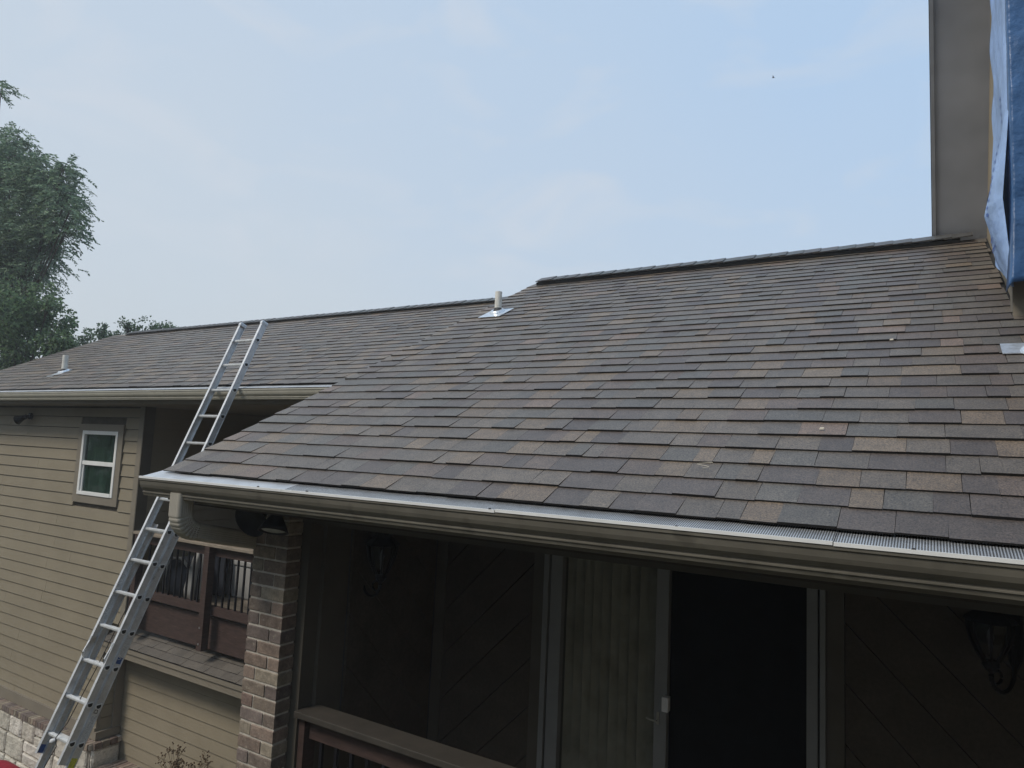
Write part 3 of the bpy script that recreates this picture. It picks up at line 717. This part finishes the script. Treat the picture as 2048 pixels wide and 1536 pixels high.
# ================================================================== lanterns and floodlights
def lantern(c, wall_dir, label):
    """c: centre of the glass body ; wall_dir: unit vector from lantern to wall"""
    t = thing('wall_lantern', label, 'lantern', 'black porch wall lanterns'); c_real = Vector(c); c = Vector((0,0,0)); wd = Vector(wall_dir).normalized(); t.location = c_real; t.scale = (.78, .78, .78)
    obj('cap', MB().lathe([(.142,.098),(.135,.115),(.095,.145),(.07,.165),(.062,.195),(.045,.215),(.028,.222),(.034,.235),(.02,.25),(.012,.27),(.002,.285)], c, n=8), 'black_metal', t)
    obj('glass_body', MB().lathe([(.040,-.13),(.070,-.085),(.098,-.02),(.112,.04),(.114,.09)], c, n=8), 'lamp_glass', t)
    cg = MB()
    for k in range(8):
        a = 2*math.pi*k/8; u = Vector((math.cos(a), math.sin(a), 0))
        ax = Vector((0,0,1)); a0 = ax.cross(Vector((1,0,0))).normalized(); b0 = ax.cross(a0); u = math.cos(a)*a0+math.sin(a)*b0
        cg.tube([c+u*.120+Vector((0,0,.098)), c+u*.117+Vector((0,0,.04)), c+u*.102+Vector((0,0,-.02)), c+u*.073+Vector((0,0,-.085)), c+u*.044+Vector((0,0,-.135))], .0085, 5)
    obj('cage', cg, 'black_metal', t)
    obj('bulb', MB().lathe([(.01,-.1),(.014,-.03),(.02,.0),(.016,.03),(.004,.06)], c, n=10), 'lens_glass', t)
    obj('base_cup', MB().lathe([(.004,-.235),(.016,-.225),(.010,-.21),(.03,-.19),(.048,-.165),(.046,-.13),(.03,-.125)], c, n=12), 'black_metal', t)
    pl = c+wd*.19
    side = Vector((0,0,1)).cross(wd)
    bp = MB().extrude([pl+side*.05*a+Vector((0,0,b)) for a, b in ((0,.2),(.8,.14),(1,.0),(.8,-.14),(0,-.22),(-.8,-.14),(-1,.0),(-.8,.14))], (0,0,0), wd*.02)
    obj('backplate', bp, 'black_metal', t)
    pts = [c+Vector((0,0,-.21))+wd*(.095-.095*math.cos(s_))*1.0+Vector((0,0,-.115*math.sin(s_))) for s_ in [math.pi*k/10 for k in range(11)]]
    pts += [c+wd*.19+Vector((0,0,z_)) for z_ in (-.15, -.05)]
    am = MB().tube(pts, .013, 7)
    am.tube([c+wd*(.04+.045*math.cos(a))+Vector((0,0,-.235+.04*math.sin(a))) for a in [k*.5 for k in range(13)]], .009, 6)
    obj('scroll_arm', am, 'black_metal', t)
    return t
lantern((.222, 4.07, -.760), (.66,.75,0), 'black lantern on the diagonal boards at the right, beside the sliding door')
lantern((-3.01, 3.43, -.690), (-1,0,0), 'black lantern on the porch side wall between brick column and corner')
fl = thing('floodlight', 'twin head floodlight under the gutter above the brick column', 'floodlight')
def head(o, ax, r_, ln, lens=True):
    obj('lamp_head', MB().lathe([(.022,-ln),(.030,-ln*.95),(.034,-ln*.55),(r_*.75,-ln*.25),(r_,0),(r_*.93,.0),(r_*.90,-.008)], o, ax, 24), 'black_metal', fl, smooth=True)
    if lens: obj('lens', MB().lathe([(r_*.92,-.012),(r_*.6,-.004),(.002,-.001)], o, ax, 24), 'lens_glass', fl, smooth=True)
head((-3.185, 2.70, -.497), (.14, -.30, -.95), .086, .165)
head((-3.335, 2.66, -.445), (.20, -.90, -.40), .105, .15, False)
obj('mounting_box', MB().lathe([(.05,-.0),(.05,.03)], (-3.33, 2.80, -.405), n=16).tube([(-3.33,2.80,-.40),(-3.26,2.76,-.39),(-3.20,2.725,-.385)], .012).tube([(-3.33,2.80,-.40),(-3.37,2.76,-.40),(-3.40,2.72,-.41)], .012), 'black_metal', fl)
f2 = thing('floodlight', 'small dark spotlight high on the left wing wall under the eave', 'floodlight')
obj('lamp_head', MB().lathe([(.02,-.16),(.03,-.15),(.035,-.09),(.07,.0),(.065,.0)], (-11.75, 5.02, .17), (-.75,-.4,-.35), 16), 'black_metal', f2, smooth=True)
obj('mounting_plate', MB().lathe([(.05,0),(.05,.03)], (-11.60, 5.14, .24), (0,-1,0), 14).tube([(-11.60,5.12,.24),(-11.62,5.06,.25)], .012), 'black_metal', f2)

# ================================================================== extension ladder
lad = thing('extension_ladder', 'aluminium extension ladder leaning against the far gutter', 'ladder')
TH = 1.18211; LU = Vector((0, math.cos(TH), math.sin(TH))); LN = Vector((0, -math.sin(TH), math.cos(TH))); LX = Vector((1,0,0))
P0 = Vector((-6.565, 4.8044, 1.1027)); P0 = P0 - LN*.012; WD = .385
def lp(x, n_, s): return P0 + LX*x + LN*n_ + LU*s     # s measured up from the first rung
def rail(name, x, out, nf, s0, s1, mat='ladder_metal'):
    """C channel: web outside at x, flanges inward ; nf front normal offset, depth .07"""
    t = .003; fl_ = .026; dp = .070; sg = -out
    q_ = -sg*.004; sec = [(q_,0),(sg*fl_,0),(sg*fl_,-t*1.5),(sg*t,-t*1.5),(sg*t,-dp+t*1.5),(sg*fl_,-dp+t*1.5),(sg*fl_,-dp),(q_,-dp),(q_,-dp+.006),(0,-dp+.007),(0,-.007),(q_,-.006)]
    # raised ribs along the web
    fr_ = [(lp(x, nf, s0), LX, LN, 1), (lp(x, nf, s1), LX, LN, 1)]
    return obj(name, MB().sweep(fr_, sec), mat, lad)
SB = -.305*20.4
FN, BN = .022, -.052       # front faces of fly and base sections (normal offsets)
WB = .024                  # base section rails stand a little outside
rail('fly_rail', -.0, -1, FN, -.305*13-.16, .20); rail('fly_rail', WD, 1, FN, -.305*13-.16, .20)
rail('base_rail', -WB, -1, BN, SB, -.305*7+.075); rail('base_rail', WD+WB-.012, 1, BN, SB, -.305*7+.075)
def dsec(k=1): return [(-.017*k,.012*k),(.017*k,.012*k)]+[(.017*k*math.cos(a), .001*k-.016*k*math.sin(a)) for a in [math.pi*q/8 for q in range(9)]]
UPV = Vector((0,0,1)); YV = Vector((0,1,0))
def rung(n_, s, x0, x1, nm):
    c = lp(0, n_-.035, s); fr_ = [(Vector((P0.x+x, c.y, c.z)), YV, UPV, 1) for x in (x0, x1)]
    m = MB().sweep(fr_, dsec())
    for q in range(4): m.box(P0.x+x0+.03, P0.x+x1-.03, c.y-.014+q*.008, c.y-.011+q*.008, c.z+.0125, c.z+.0145)
    return obj(nm, m, 'rung_metal', lad)
def rung_end(n_, s, x, nm='rung_end'):
    c = lp(0, n_-.035, s); o1 = Vector((P0.x+x+.0005, c.y, c.z))
    m = MB().sweep([(o1, YV, UPV, 1.72), (o1+LX*.006, YV, UPV, 1.66), (o1+LX*.0065, YV, UPV, 1.30)], dsec(), cap=True)
    e = obj(nm, m, 'rung_metal', lad)
    obj('hole', MB().sweep([(o1+LX*.0045, YV, UPV, 1.15), (o1+LX*.0074, YV, UPV, 1.12)], dsec()), 'black_plastic', e)
for k in range(14):
    rung(FN, -.305*k, .003, WD-.003, 'fly_rung'); rung_end(FN, -.305*k, WD)
for k in range(7, 20):
    rung(BN, -.305*k, -WB+.003, WD+.009, 'base_rung'); rung_end(BN, -.305*k, WD+.012)
for x in (-.004, WD-.030):
    m = MB(); m.sweep([(lp(x, FN+.004, .195), LX, LN, 1), (lp(x, FN+.004, .222), LX, LN, 1), (lp(x+.002, FN-.004, .232), LX, LN, .9)], [(0,0),(.034,0),(.034,-.078),(0,-.078)])
    obj('end_cap', m, 'aluminium', lad)
# locks, pulley rope, feet, labels
for x in (.018, WD-.018):
    m = MB().tube([lp(x, FN-.02, -.305*11-.0), lp(x, FN+.012, -.305*11+.06), lp(x, FN+.0, -.305*11+.16)], .008, 6)
    m.sweep([(lp(x, FN-.01, -.305*11+.15), LX, LN, 1), (lp(x, FN-.01, -.305*11+.20), LX, LN, 1)], [(-.012,.015),(.012,.015),(.012,-.03),(-.012,-.03)])
    obj('rung_lock', m, 'aluminium', lad)
obj('pulley_rope', MB().tube([lp(.27, -.04, -.305*7.2), lp(.255, -.03, -.305*9), lp(.235, -.02, -.305*11), lp(.215, .0, -.305*12.6), lp(.20, .03, -.305*13-.0), lp(.215, .0, -.305*13-.06), lp(.14, -.0, -.305*14.4), lp(.10, -.0, -.305*16)], .0045, 6), 'rope', lad)
obj('rope_knot', MB().lathe([(.004,-.03),(.018,-.02),(.022,0),(.018,.02),(.004,.03)], lp(.165, .02, -.305*13-.03), (1,.2,.3), 10), 'white_label', lad, smooth=True)
for x in (-WB, WD+WB-.012):
    obj('foot', MB().sweep([(lp(x, BN+.01, SB), LX, LN, 1), (lp(x, BN+.01, SB+.10), LX, LN, 1)], [(-.02,.0),(.02,.0),(.02,-.09),(-.02,-.09)]), 'rubber', lad)
def sticker(name, mat, x, n0, n1, s0, s1, e=.001, face=1):
    m = MB(); q = [lp(x+e*face, n0, s0), lp(x+e*face, n1, s0), lp(x+e*face, n1, s1), lp(x+e*face, n0, s1)]
    m.add(q, [(0,1,2,3) if face < 0 else (3,2,1,0)]); return obj(name, m, mat, lad)
sticker('label', 'white_label', WD+.012, BN-.015, BN-.056, -.305*12-.30, -.305*12-.08)
sticker('label', 'yellow_label', WD+.012, BN-.008, BN-.062, -.305*14-.30, -.305*13-.10)
sticker('label', 'white_label', .0035, FN-.014, FN-.058, -.305*9-.25, -.305*9-.03)
sticker('label', 'white_label', .0035, FN-.014, FN-.058, -.305*8-.25, -.305*8-.03)
sticker('label', 'blue_label', .0035, FN-.006, FN-.062, -.305*13-.155, -.305*13-.09)
def ladder_text(txt, size, x, nmid, s0, mat):
    c = bpy.data.curves.new('logo', 'FONT'); c.body = txt; c.size = size; c.extrude = .0004; c.materials.append(M[mat]); c.align_y = 'CENTER'
    o = bpy.data.objects.new('logo', c); COL.objects.link(o); o.parent = lad
    # reads along the rail, upwards, on the outer web
    X_, Z_ = LU, LX; Y_ = Z_.cross(X_)
    m = Matrix((( X_.x, Y_.x, Z_.x, 0), (X_.y, Y_.y, Z_.y, 0), (X_.z, Y_.z, Z_.z, 0), (0,0,0,1))); m.translation = lp(x+.0012, nmid, s0)
    me = bpy.data.meshes.new_from_object(o); q_ = link('logo', me, lad); q_.matrix_local = m; bpy.data.objects.remove(o); return q_
sticker('label', 'blue_label', WD+.012, BN-.012, BN-.058, -.305*11+.045, -.305*11+.10, .0008)
ladder_text('WERNER', .050, WD+.012, BN-.035, -.305*11+.075, 'white_label')
ladder_text('D', .05, WD+.012, BN-.035, -.305*12-.06, 'black_plastic')

# ================================================================== things on the deck
ch = thing('patio_chair', 'dark covered patio chair behind the black balusters of the deck', 'chair')
def blob(name, c, sx, sy, sz, mat, parent, n=14, seed=1, pw=2.6):
    rr_ = random.Random(seed); V = []; F = []
    for i in range(n+1):
        for j in range(n*2):
            th = math.pi*i/n; ph = math.pi*j/n
            def sp(a): return math.copysign(abs(a)**(2/pw), a)
            V.append((c[0]+sx*sp(math.sin(th))*sp(math.cos(ph))*(1+.02*math.sin(5*ph+seed)), c[1]+sy*sp(math.sin(th))*sp(math.sin(ph))*(1+.03*math.sin(7*ph)), c[2]+sz*sp(math.cos(th))))
    for i in range(n):
        for j in range(n*2): F.append((i*2*n+j, i*2*n+(j+1)%(2*n), (i+1)*2*n+(j+1)%(2*n), (i+1)*2*n+j))
    m = MB(); m.add(V, F); return obj(name, m, mat, parent, smooth=True)
blob('cover', (-8.30, 5.72, -1.78), .27, .25, .26, 'black_fabric', ch)
obj('armrest', MB().tube([(-8.45,5.50,-2.0),(-8.42,5.50,-1.62),(-8.34,5.50,-1.52),(-8.15,5.50,-1.50),(-7.98,5.50,-1.60)], .018, 8), 'pale_fabric', ch, smooth=True)
obj('back', MB().hexa([(-8.40,5.92,-2.0),(-7.88,5.92,-2.0),(-7.88,5.96,-2.0),(-8.40,5.96,-2.0),(-8.36,6.02,-1.42),(-7.92,6.02,-1.42),(-7.92,6.06,-1.42),(-8.36,6.06,-1.42)]), 'black_fabric', ch)
for x in (-8.40, -7.88): obj('leg', MB().tube([(x,5.55,-2.03),(x,5.58,-1.6)], .014), 'black_metal', ch)
um = thing('folded_parasol', 'folded pale parasol leaning behind the deck balusters, left of the post', 'parasol')
fm = MB(); rings = 12
prof = [(.02,0),(.10,.04),(.115,.15),(.10,.35),(.07,.55),(.03,.72),(.012,.8)]
n_ = 24; V = []
for r_, h in prof:
    for k in range(n_):
        a = 2*math.pi*k/n_; rr_ = r_*(1+.22*math.cos(a*6)); V.append((-7.99+h*.10+rr_*math.cos(a), 5.62+rr_*math.sin(a), -2.02+h))
fm.add(V, [(i*n_+k, i*n_+(k+1)%n_, (i+1)*n_+(k+1)%n_, (i+1)*n_+k) for i in range(len(prof)-1) for k in range(n_)])
obj('canopy', fm, 'pale_fabric', um, smooth=True)
obj('pole', MB().tube([(-7.99,5.62,-2.03),(-7.91,5.62,-1.25)], .014), 'black_metal', um)
cb = thing('storage_box', 'white storage box on the deck next to the brick column', 'box')
obj('body', B(-8.05, -7.45, 6.1, 6.6, -2.03, -1.62), 'pale_fabric', cb, bevel=.02); obj('lid', B(-8.08, -7.42, 6.08, 6.62, -1.615, -1.55), 'pale_fabric', cb, bevel=.015)

# ================================================================== plants, cushion, scraps, bird
dp_ = thing('dry_shrub', 'dried brown seed stalks standing against the lower siding wall', 'plant')
m = MB(); seeds = MB(); rp = random.Random(3)
def twig(p, d, ln, r_, lev):
    q = p+d*ln; m.tube([p, (p+q)/2+Vector((rp.uniform(-.01,.01),0,0)), q], [r_, r_*.8, r_*.6], 4)
    if lev == 0 or rp.random() < .3:
        for _ in range(2):
            c = q+Vector((rp.uniform(-.02,.02), rp.uniform(-.02,.02), rp.uniform(-.015,.02))); s = rp.uniform(.007,.012)
            seeds.lathe([(.001,-s),(s,-s*.3),(s*.8,s*.5),(.001,s)], c, (rp.random(),rp.random(),1), 5)
    if lev > 0:
        for k in range(rp.choice((2,3,3))):
            twig(q, (d+Vector((rp.uniform(-.7,.7), rp.uniform(-.5,.5), rp.uniform(-.05,.5)))).normalized(), ln*rp.uniform(.5,.8), r_*.65, lev-1)
for k in range(6):
    twig(Vector((-7.25+rp.uniform(-.18,.25), 5.12+rp.uniform(-.08,.08), -4.15)), Vector((rp.uniform(-.35,.35), rp.uniform(-.2,.1), 1)).normalized(), .26, .006, 3)
obj('stem', m, 'dry_plant', dp_); obj('seed_head', seeds, 'dry_plant', dp_, kind='stuff')
yc = thing('yucca', 'spiky dark green yucca leaves behind the foot of the ladder', 'plant'); lf = MB()
for k in range(34):
    a = rp.uniform(0, 6.28); tl = rp.uniform(.15, 1.0); ln = rp.uniform(.45, .8); b0 = Vector((-8.62, 4.55, -4.62)); d = Vector((math.cos(a)*tl, math.sin(a)*tl, 1)).normalized()
    s = Vector((-math.sin(a), math.cos(a), 0))*.011; mid = b0+d*ln*.5+Vector((0,0,-.01)); tip = b0+d*ln+Vector((0,0,-.10*tl))
    lf.add([b0-s, b0+s, mid+s*.8, mid-s*.8, tip], [(0,1,2,3),(3,2,4)])
o = obj('leaf_cluster', lf, 'yucca_leaf', yc, kind='stuff'); so = o.modifiers.new('solid', 'SOLIDIFY'); so.thickness = .004
obj('trunk', MB().tube([(-8.62,4.55,GZ),(-8.62,4.55,-4.55)], [.06,.05], 8), 'bark', yc)
cu = thing('covered_barrow', 'rounded deep red cover at the bottom left corner below the stone wall', 'cover')
blob('cover', (-9.98, 4.45, -4.42), .50, .34, .30, 'red_fabric', cu, seed=4, pw=2.4); obj('strap', MB().tube([(-9.56,4.26,-4.30),(-9.50,4.20,-4.36),(-9.46,4.18,-4.50)], .03, 8), 'black_plastic', cu)
obj('stand', MB().box(-10.3, -9.65, 4.3, 4.6, GZ, -4.6), 'black_metal', cu)
def on_roof(x, y): return Vector((x, y, NZ0+(y-NY0)*.5+.019))
for (x, y, lb) in ((-.19, 4.20, 'tiny pale chip on the shingles high at the right'), (-.40, 3.11, 'tiny pale chip lying mid roof above the gutter'), (-.775, 2.75, 'curled white thread lying on the shingles near the gutter guard')):
    p = on_roof(x, y)
    if 'thread' in lb: mm = MB().tube([p+Vector((.02*math.sin(k*.9)*(1+.1*k), .006*k-.02, .003*k-.01*0)) for k in range(9)], .0012, 5)
    else: mm = MB().hexa([p+Vector(v) for v in ((0,0,0),(.018,.002,.001),(.020,.010,.005),(.002,.008,.004),(.001,.001,.005),(.017,.003,.006),(.018,.009,.010),(.003,.007,.009))])
    obj('scrap', mm, 'chip', label=lb, category='scrap')
bd = thing('bird', 'tiny dark bird flying high in the right half of the sky', 'bird')
bp_ = Vector((-.19, 1, .5614))*78
obj('body', MB().lathe([(.01,-.16),(.05,-.08),(.06,.0),(.035,.09),(.02,.12),(.002,.15)], bp_, (1,.3,.1), 8), 'bird_feather', bd)
for s_ in (-1, 1):
    obj('wing', MB().hexa([bp_+Vector(v) for v in ((-.05,0,.0),(.05,0,.0),(.02,s_*.26,.10),(-.06,s_*.26,.10),(-.05,0,.012),(.05,0,.012),(.02,s_*.26,.106),(-.06,s_*.26,.106))]), 'bird_feather', bd)

# ================================================================== trees
def leaf_mesh(items, w_, ln, tints, rng, droop=0):
    """items: (centre, direction) arrays -> one diamond-ish leaf (4 verts) each"""
    P, D = items; n_ = len(P); rs = np.random.RandomState(rng)
    D = D/np.linalg.norm(D, axis=1)[:, None]; up = rs.normal(size=(n_, 3)); S = np.cross(D, up); S /= np.linalg.norm(S, axis=1)[:, None]
    l_ = ln*rs.uniform(.7, 1.25, n_)[:, None]; k = w_*rs.uniform(.8, 1.2, n_)[:, None]
    V = np.stack([P, P+D*l_*.45+S*k, P+D*l_, P+D*l_*.45-S*k], 1).reshape(-1, 3)
    F = np.arange(n_*4).reshape(-1, 4)
    me = bpy.data.meshes.new('crown'); me.vertices.add(n_*4); me.vertices.foreach_set('co', V.astype(np.float32).ravel())
    me.loops.add(n_*4); me.loops.foreach_set('vertex_index', F.astype(np.int32).ravel()); me.polygons.add(n_); me.polygons.foreach_set('loop_start', (np.arange(n_)*4).astype(np.int32))
    me.update(calc_edges=True); me.materials.append(M['leaf_long'])
    C = np.array(tints)[rs.randint(0, len(tints), n_)]*rs.uniform(.75, 1.25, (n_, 1)); C = np.concatenate([C, np.ones((n_, 1))], 1)
    a = me.attributes.new('tint', 'FLOAT_COLOR', 'FACE'); a.data.foreach_set('color', C.astype(np.float32).ravel()); return me
def px3(x, y, Y):   # photographed direction -> point at depth row Y
    v = _r2*((x-1024)/1380.8) - _u2*((y-768)/1380.8) + _f; return v*(Y/v.y)
def tree(label, base, clumps, Y, kind, seed, tints, density, group):
    t = thing(kind, label, 'tree', group); rs = np.random.RandomState(seed); P = []; D = []
    cs = []
    for (x, y, r_) in clumps:
        c = np.array(px3(x, y, Y)); rad = r_/1380.8*np.dot(c, np.array(_f)); cs.append((c+rs.normal(0, rad*.3, 3), rad))
    base = Vector(base); top = Vector(sum((c for c, _ in cs), np.zeros(3))/len(cs)); tr = MB(); crook = base.lerp(top, .62)+Vector((rs.uniform(-.2,.2),0,0))
    tr.tube([base, base.lerp(crook, .5)+Vector((.1,.05,0)), crook], [.20, .15, .10], 9)
    for c, rad in cs:
        c = Vector(c); mid = crook.lerp(c, .5)+Vector((0,0,.25)); tr.tube([crook, mid, c], [.05, .028, .010], 6)
        for _ in range(5):
            e = c+Vector(rs.normal(0, rad*.5, 3)); tr.tube([mid.lerp(c, .7), c.lerp(e, .5)+Vector((0,0,.05)), e], [.010, .007, .004], 4)
    obj('trunk', tr, 'bark', t)
    for c, rad in cs:
        if kind == 'pinnate_tree':
            ns = int(density*rad*rad*300)
            for _ in range(ns):
                v = rs.normal(size=3); v /= np.linalg.norm(v); p = c+v*rad*rs.choice((.45,.8,1.0,1.25))*rs.uniform(.7, 1.0)*np.array((1, 1, .85))
                d = v*np.array((1, 1, .2))+rs.normal(0, .35, 3); d /= np.linalg.norm(d); L_ = rs.uniform(.24, .48)
                sd = np.cross(d, (0, 0, 1.)); sd /= np.linalg.norm(sd)+1e-6
                for k in range(11):
                    q = k/10; pt = p+d*L_*q+np.array((0, 0, -L_*.42*q*q))
                    for s_ in (-1, 1):
                        P.append(pt); D.append(sd*s_*.8+d*.45+np.array((0, 0, -.35))+rs.normal(0, .25, 3))
        else:
            ns = int(density*rad*rad*4200)
            v = rs.normal(size=(ns, 3)); v /= np.linalg.norm(v, axis=1)[:, None]; cc = rs.randint(0, 14, ns)
            sub = rs.normal(0, rad*.45, (14, 3)); pp = c+sub[cc]+v*(rad*.42*rs.uniform(.2, 1, ns)**.5)[:, None]
            P += list(pp); D += list(v+rs.normal(0, .5, (ns, 3))+np.array((0, 0, -.3)))
    P = np.array(P); D = np.array(D)
    lw, ll = (.019, .10) if kind == 'pinnate_tree' else (.030, .085)
    o = bpy.data.objects.new('crown', leaf_mesh((P, D), lw, ll, tints, seed, 0)); COL.objects.link(o); o.parent = t; o['kind'] = 'stuff'
    return t
G1 = [(.17,.25,.16), (.12,.19,.12), (.24,.33,.20), (.09,.135,.095)]
G2 = [(.13,.20,.10), (.095,.155,.08), (.18,.27,.13), (.07,.105,.065)]
tree('tall tree with drooping feathery leaves at the upper left edge', (-22.6, 9.4, GZ), [(-10,178,22),(-8,275,34),(30,280,20),(40,300,45),(85,335,42),(125,345,24),(20,370,60),(70,400,60),(120,425,38),(140,450,20),(40,460,55),(-40,330,90),(-50,450,110),(-110,380,80),(-20,480,70),(90,470,34),(25,510,45),(70,505,22),(55,555,28),(10,560,45),(60,360,40),(95,380,35),(100,440,40),(60,440,50),(110,400,30),(20,320,40),(150,425,12),(40,520,35)], 8.6, 'pinnate_tree', 11, G1, 1.0, 'trees beyond the house')
tree('broad dense tree low at the left edge behind the wing roof', (-19.8, 8.6, GZ), [(20,600,48),(70,610,38),(100,605,18),(-10,650,70),(50,670,62),(95,660,36),(110,700,40),(30,730,60),(-50,620,90),(40,790,80),(-60,740,90)], 8.2, 'leafy_tree', 12, G2, 1.25, 'trees beyond the house')
tree('light leafy tree just left of the roof end', (-24.5, 13.0, GZ), [(140,690,20),(165,678,18),(190,680,20),(180,700,22),(205,668,10),(150,715,22),(222,672,9),(208,650,5),(128,672,16),(155,700,26),(185,745,42)], 12.4, 'leafy_tree', 13, G2, .8, 'trees beyond the house')
tree('small round treetop showing over the left end of the ridge', (-23.5, 13.6, GZ), [(250,655,15),(262,650,10),(242,668,12),(276,657,7),(282,665,6),(262,702,36),(230,735,40)], 13.2, 'leafy_tree', 14, G2, .75, 'trees beyond the house')
tree('flat treetop showing over the ridge left of the ladder', (-21.6, 13.8, GZ), [(308,655,11),(325,650,13),(340,656,10),(355,659,7),(318,664,12),(335,700,38),(370,730,36),(300,745,40)], 13.4, 'leafy_tree', 15, G2, .75, 'trees beyond the house')

# wood behind the viewer and unseen right wing, both added to shade the porch
rs = np.random.RandomState(5); n_ = 9000
P = np.stack([rs.uniform(-34, 26, n_), -14+rs.normal(0, 1.6, n_), GZ+rs.uniform(0, 1, n_)**.8*(13.5+1.5*np.sin(np.arange(n_)*.37))], 1)
P[:, 1] -= .12*np.abs(P[:, 0])
me = leaf_mesh((P, rs.normal(size=(n_, 3))), .26, 1.0, [(.035,.05,.025), (.05,.06,.03), (.025,.035,.02)], 5); me.name = 'wood'
o = bpy.data.objects.new('wood', me); COL.objects.link(o); o['kind'] = 'stuff'; o['label'] = 'leafy wood added out of view behind the viewer to shade the porch'; o['category'] = 'wood'
n_ = 9000
P = np.stack([-44+rs.normal(0, 4, n_), rs.uniform(-30, 70, n_), GZ+rs.uniform(0, 1, n_)**.8*(6.6+1.2*np.sin(np.arange(n_)*.37))], 1)
me = leaf_mesh((P, rs.normal(size=(n_, 3))), .26, 1.0, G2, 6); me.name = 'wood'
o = bpy.data.objects.new('wood', me); COL.objects.link(o); o['kind'] = 'stuff'; o['label'] = 'distant leafy wood beyond the left wing'; o['category'] = 'wood'
shade_wing = thing('house', 'unseen house wing added to the right of the porch to block light', 'house')  # added out of frame to keep sky light from the right off the porch
obj('wall', MB().box(3.35, 3.5, -2.5, 4.15, GZ, 2.6), 'siding', shade_wing)
obj('corner_board', B(3.33, 3.52, -2.62, -2.501, GZ, 2.6), 'siding_trim', shade_wing)
obj('roof', MB().extrude([(2.9, -2.8, 2.62), (7.5, -2.8, 4.9), (7.5, -2.8, 4.98), (2.9, -2.8, 2.72)], (0,0,0), (0, 6.95, 0)), 'back_shingle', shade_wing)
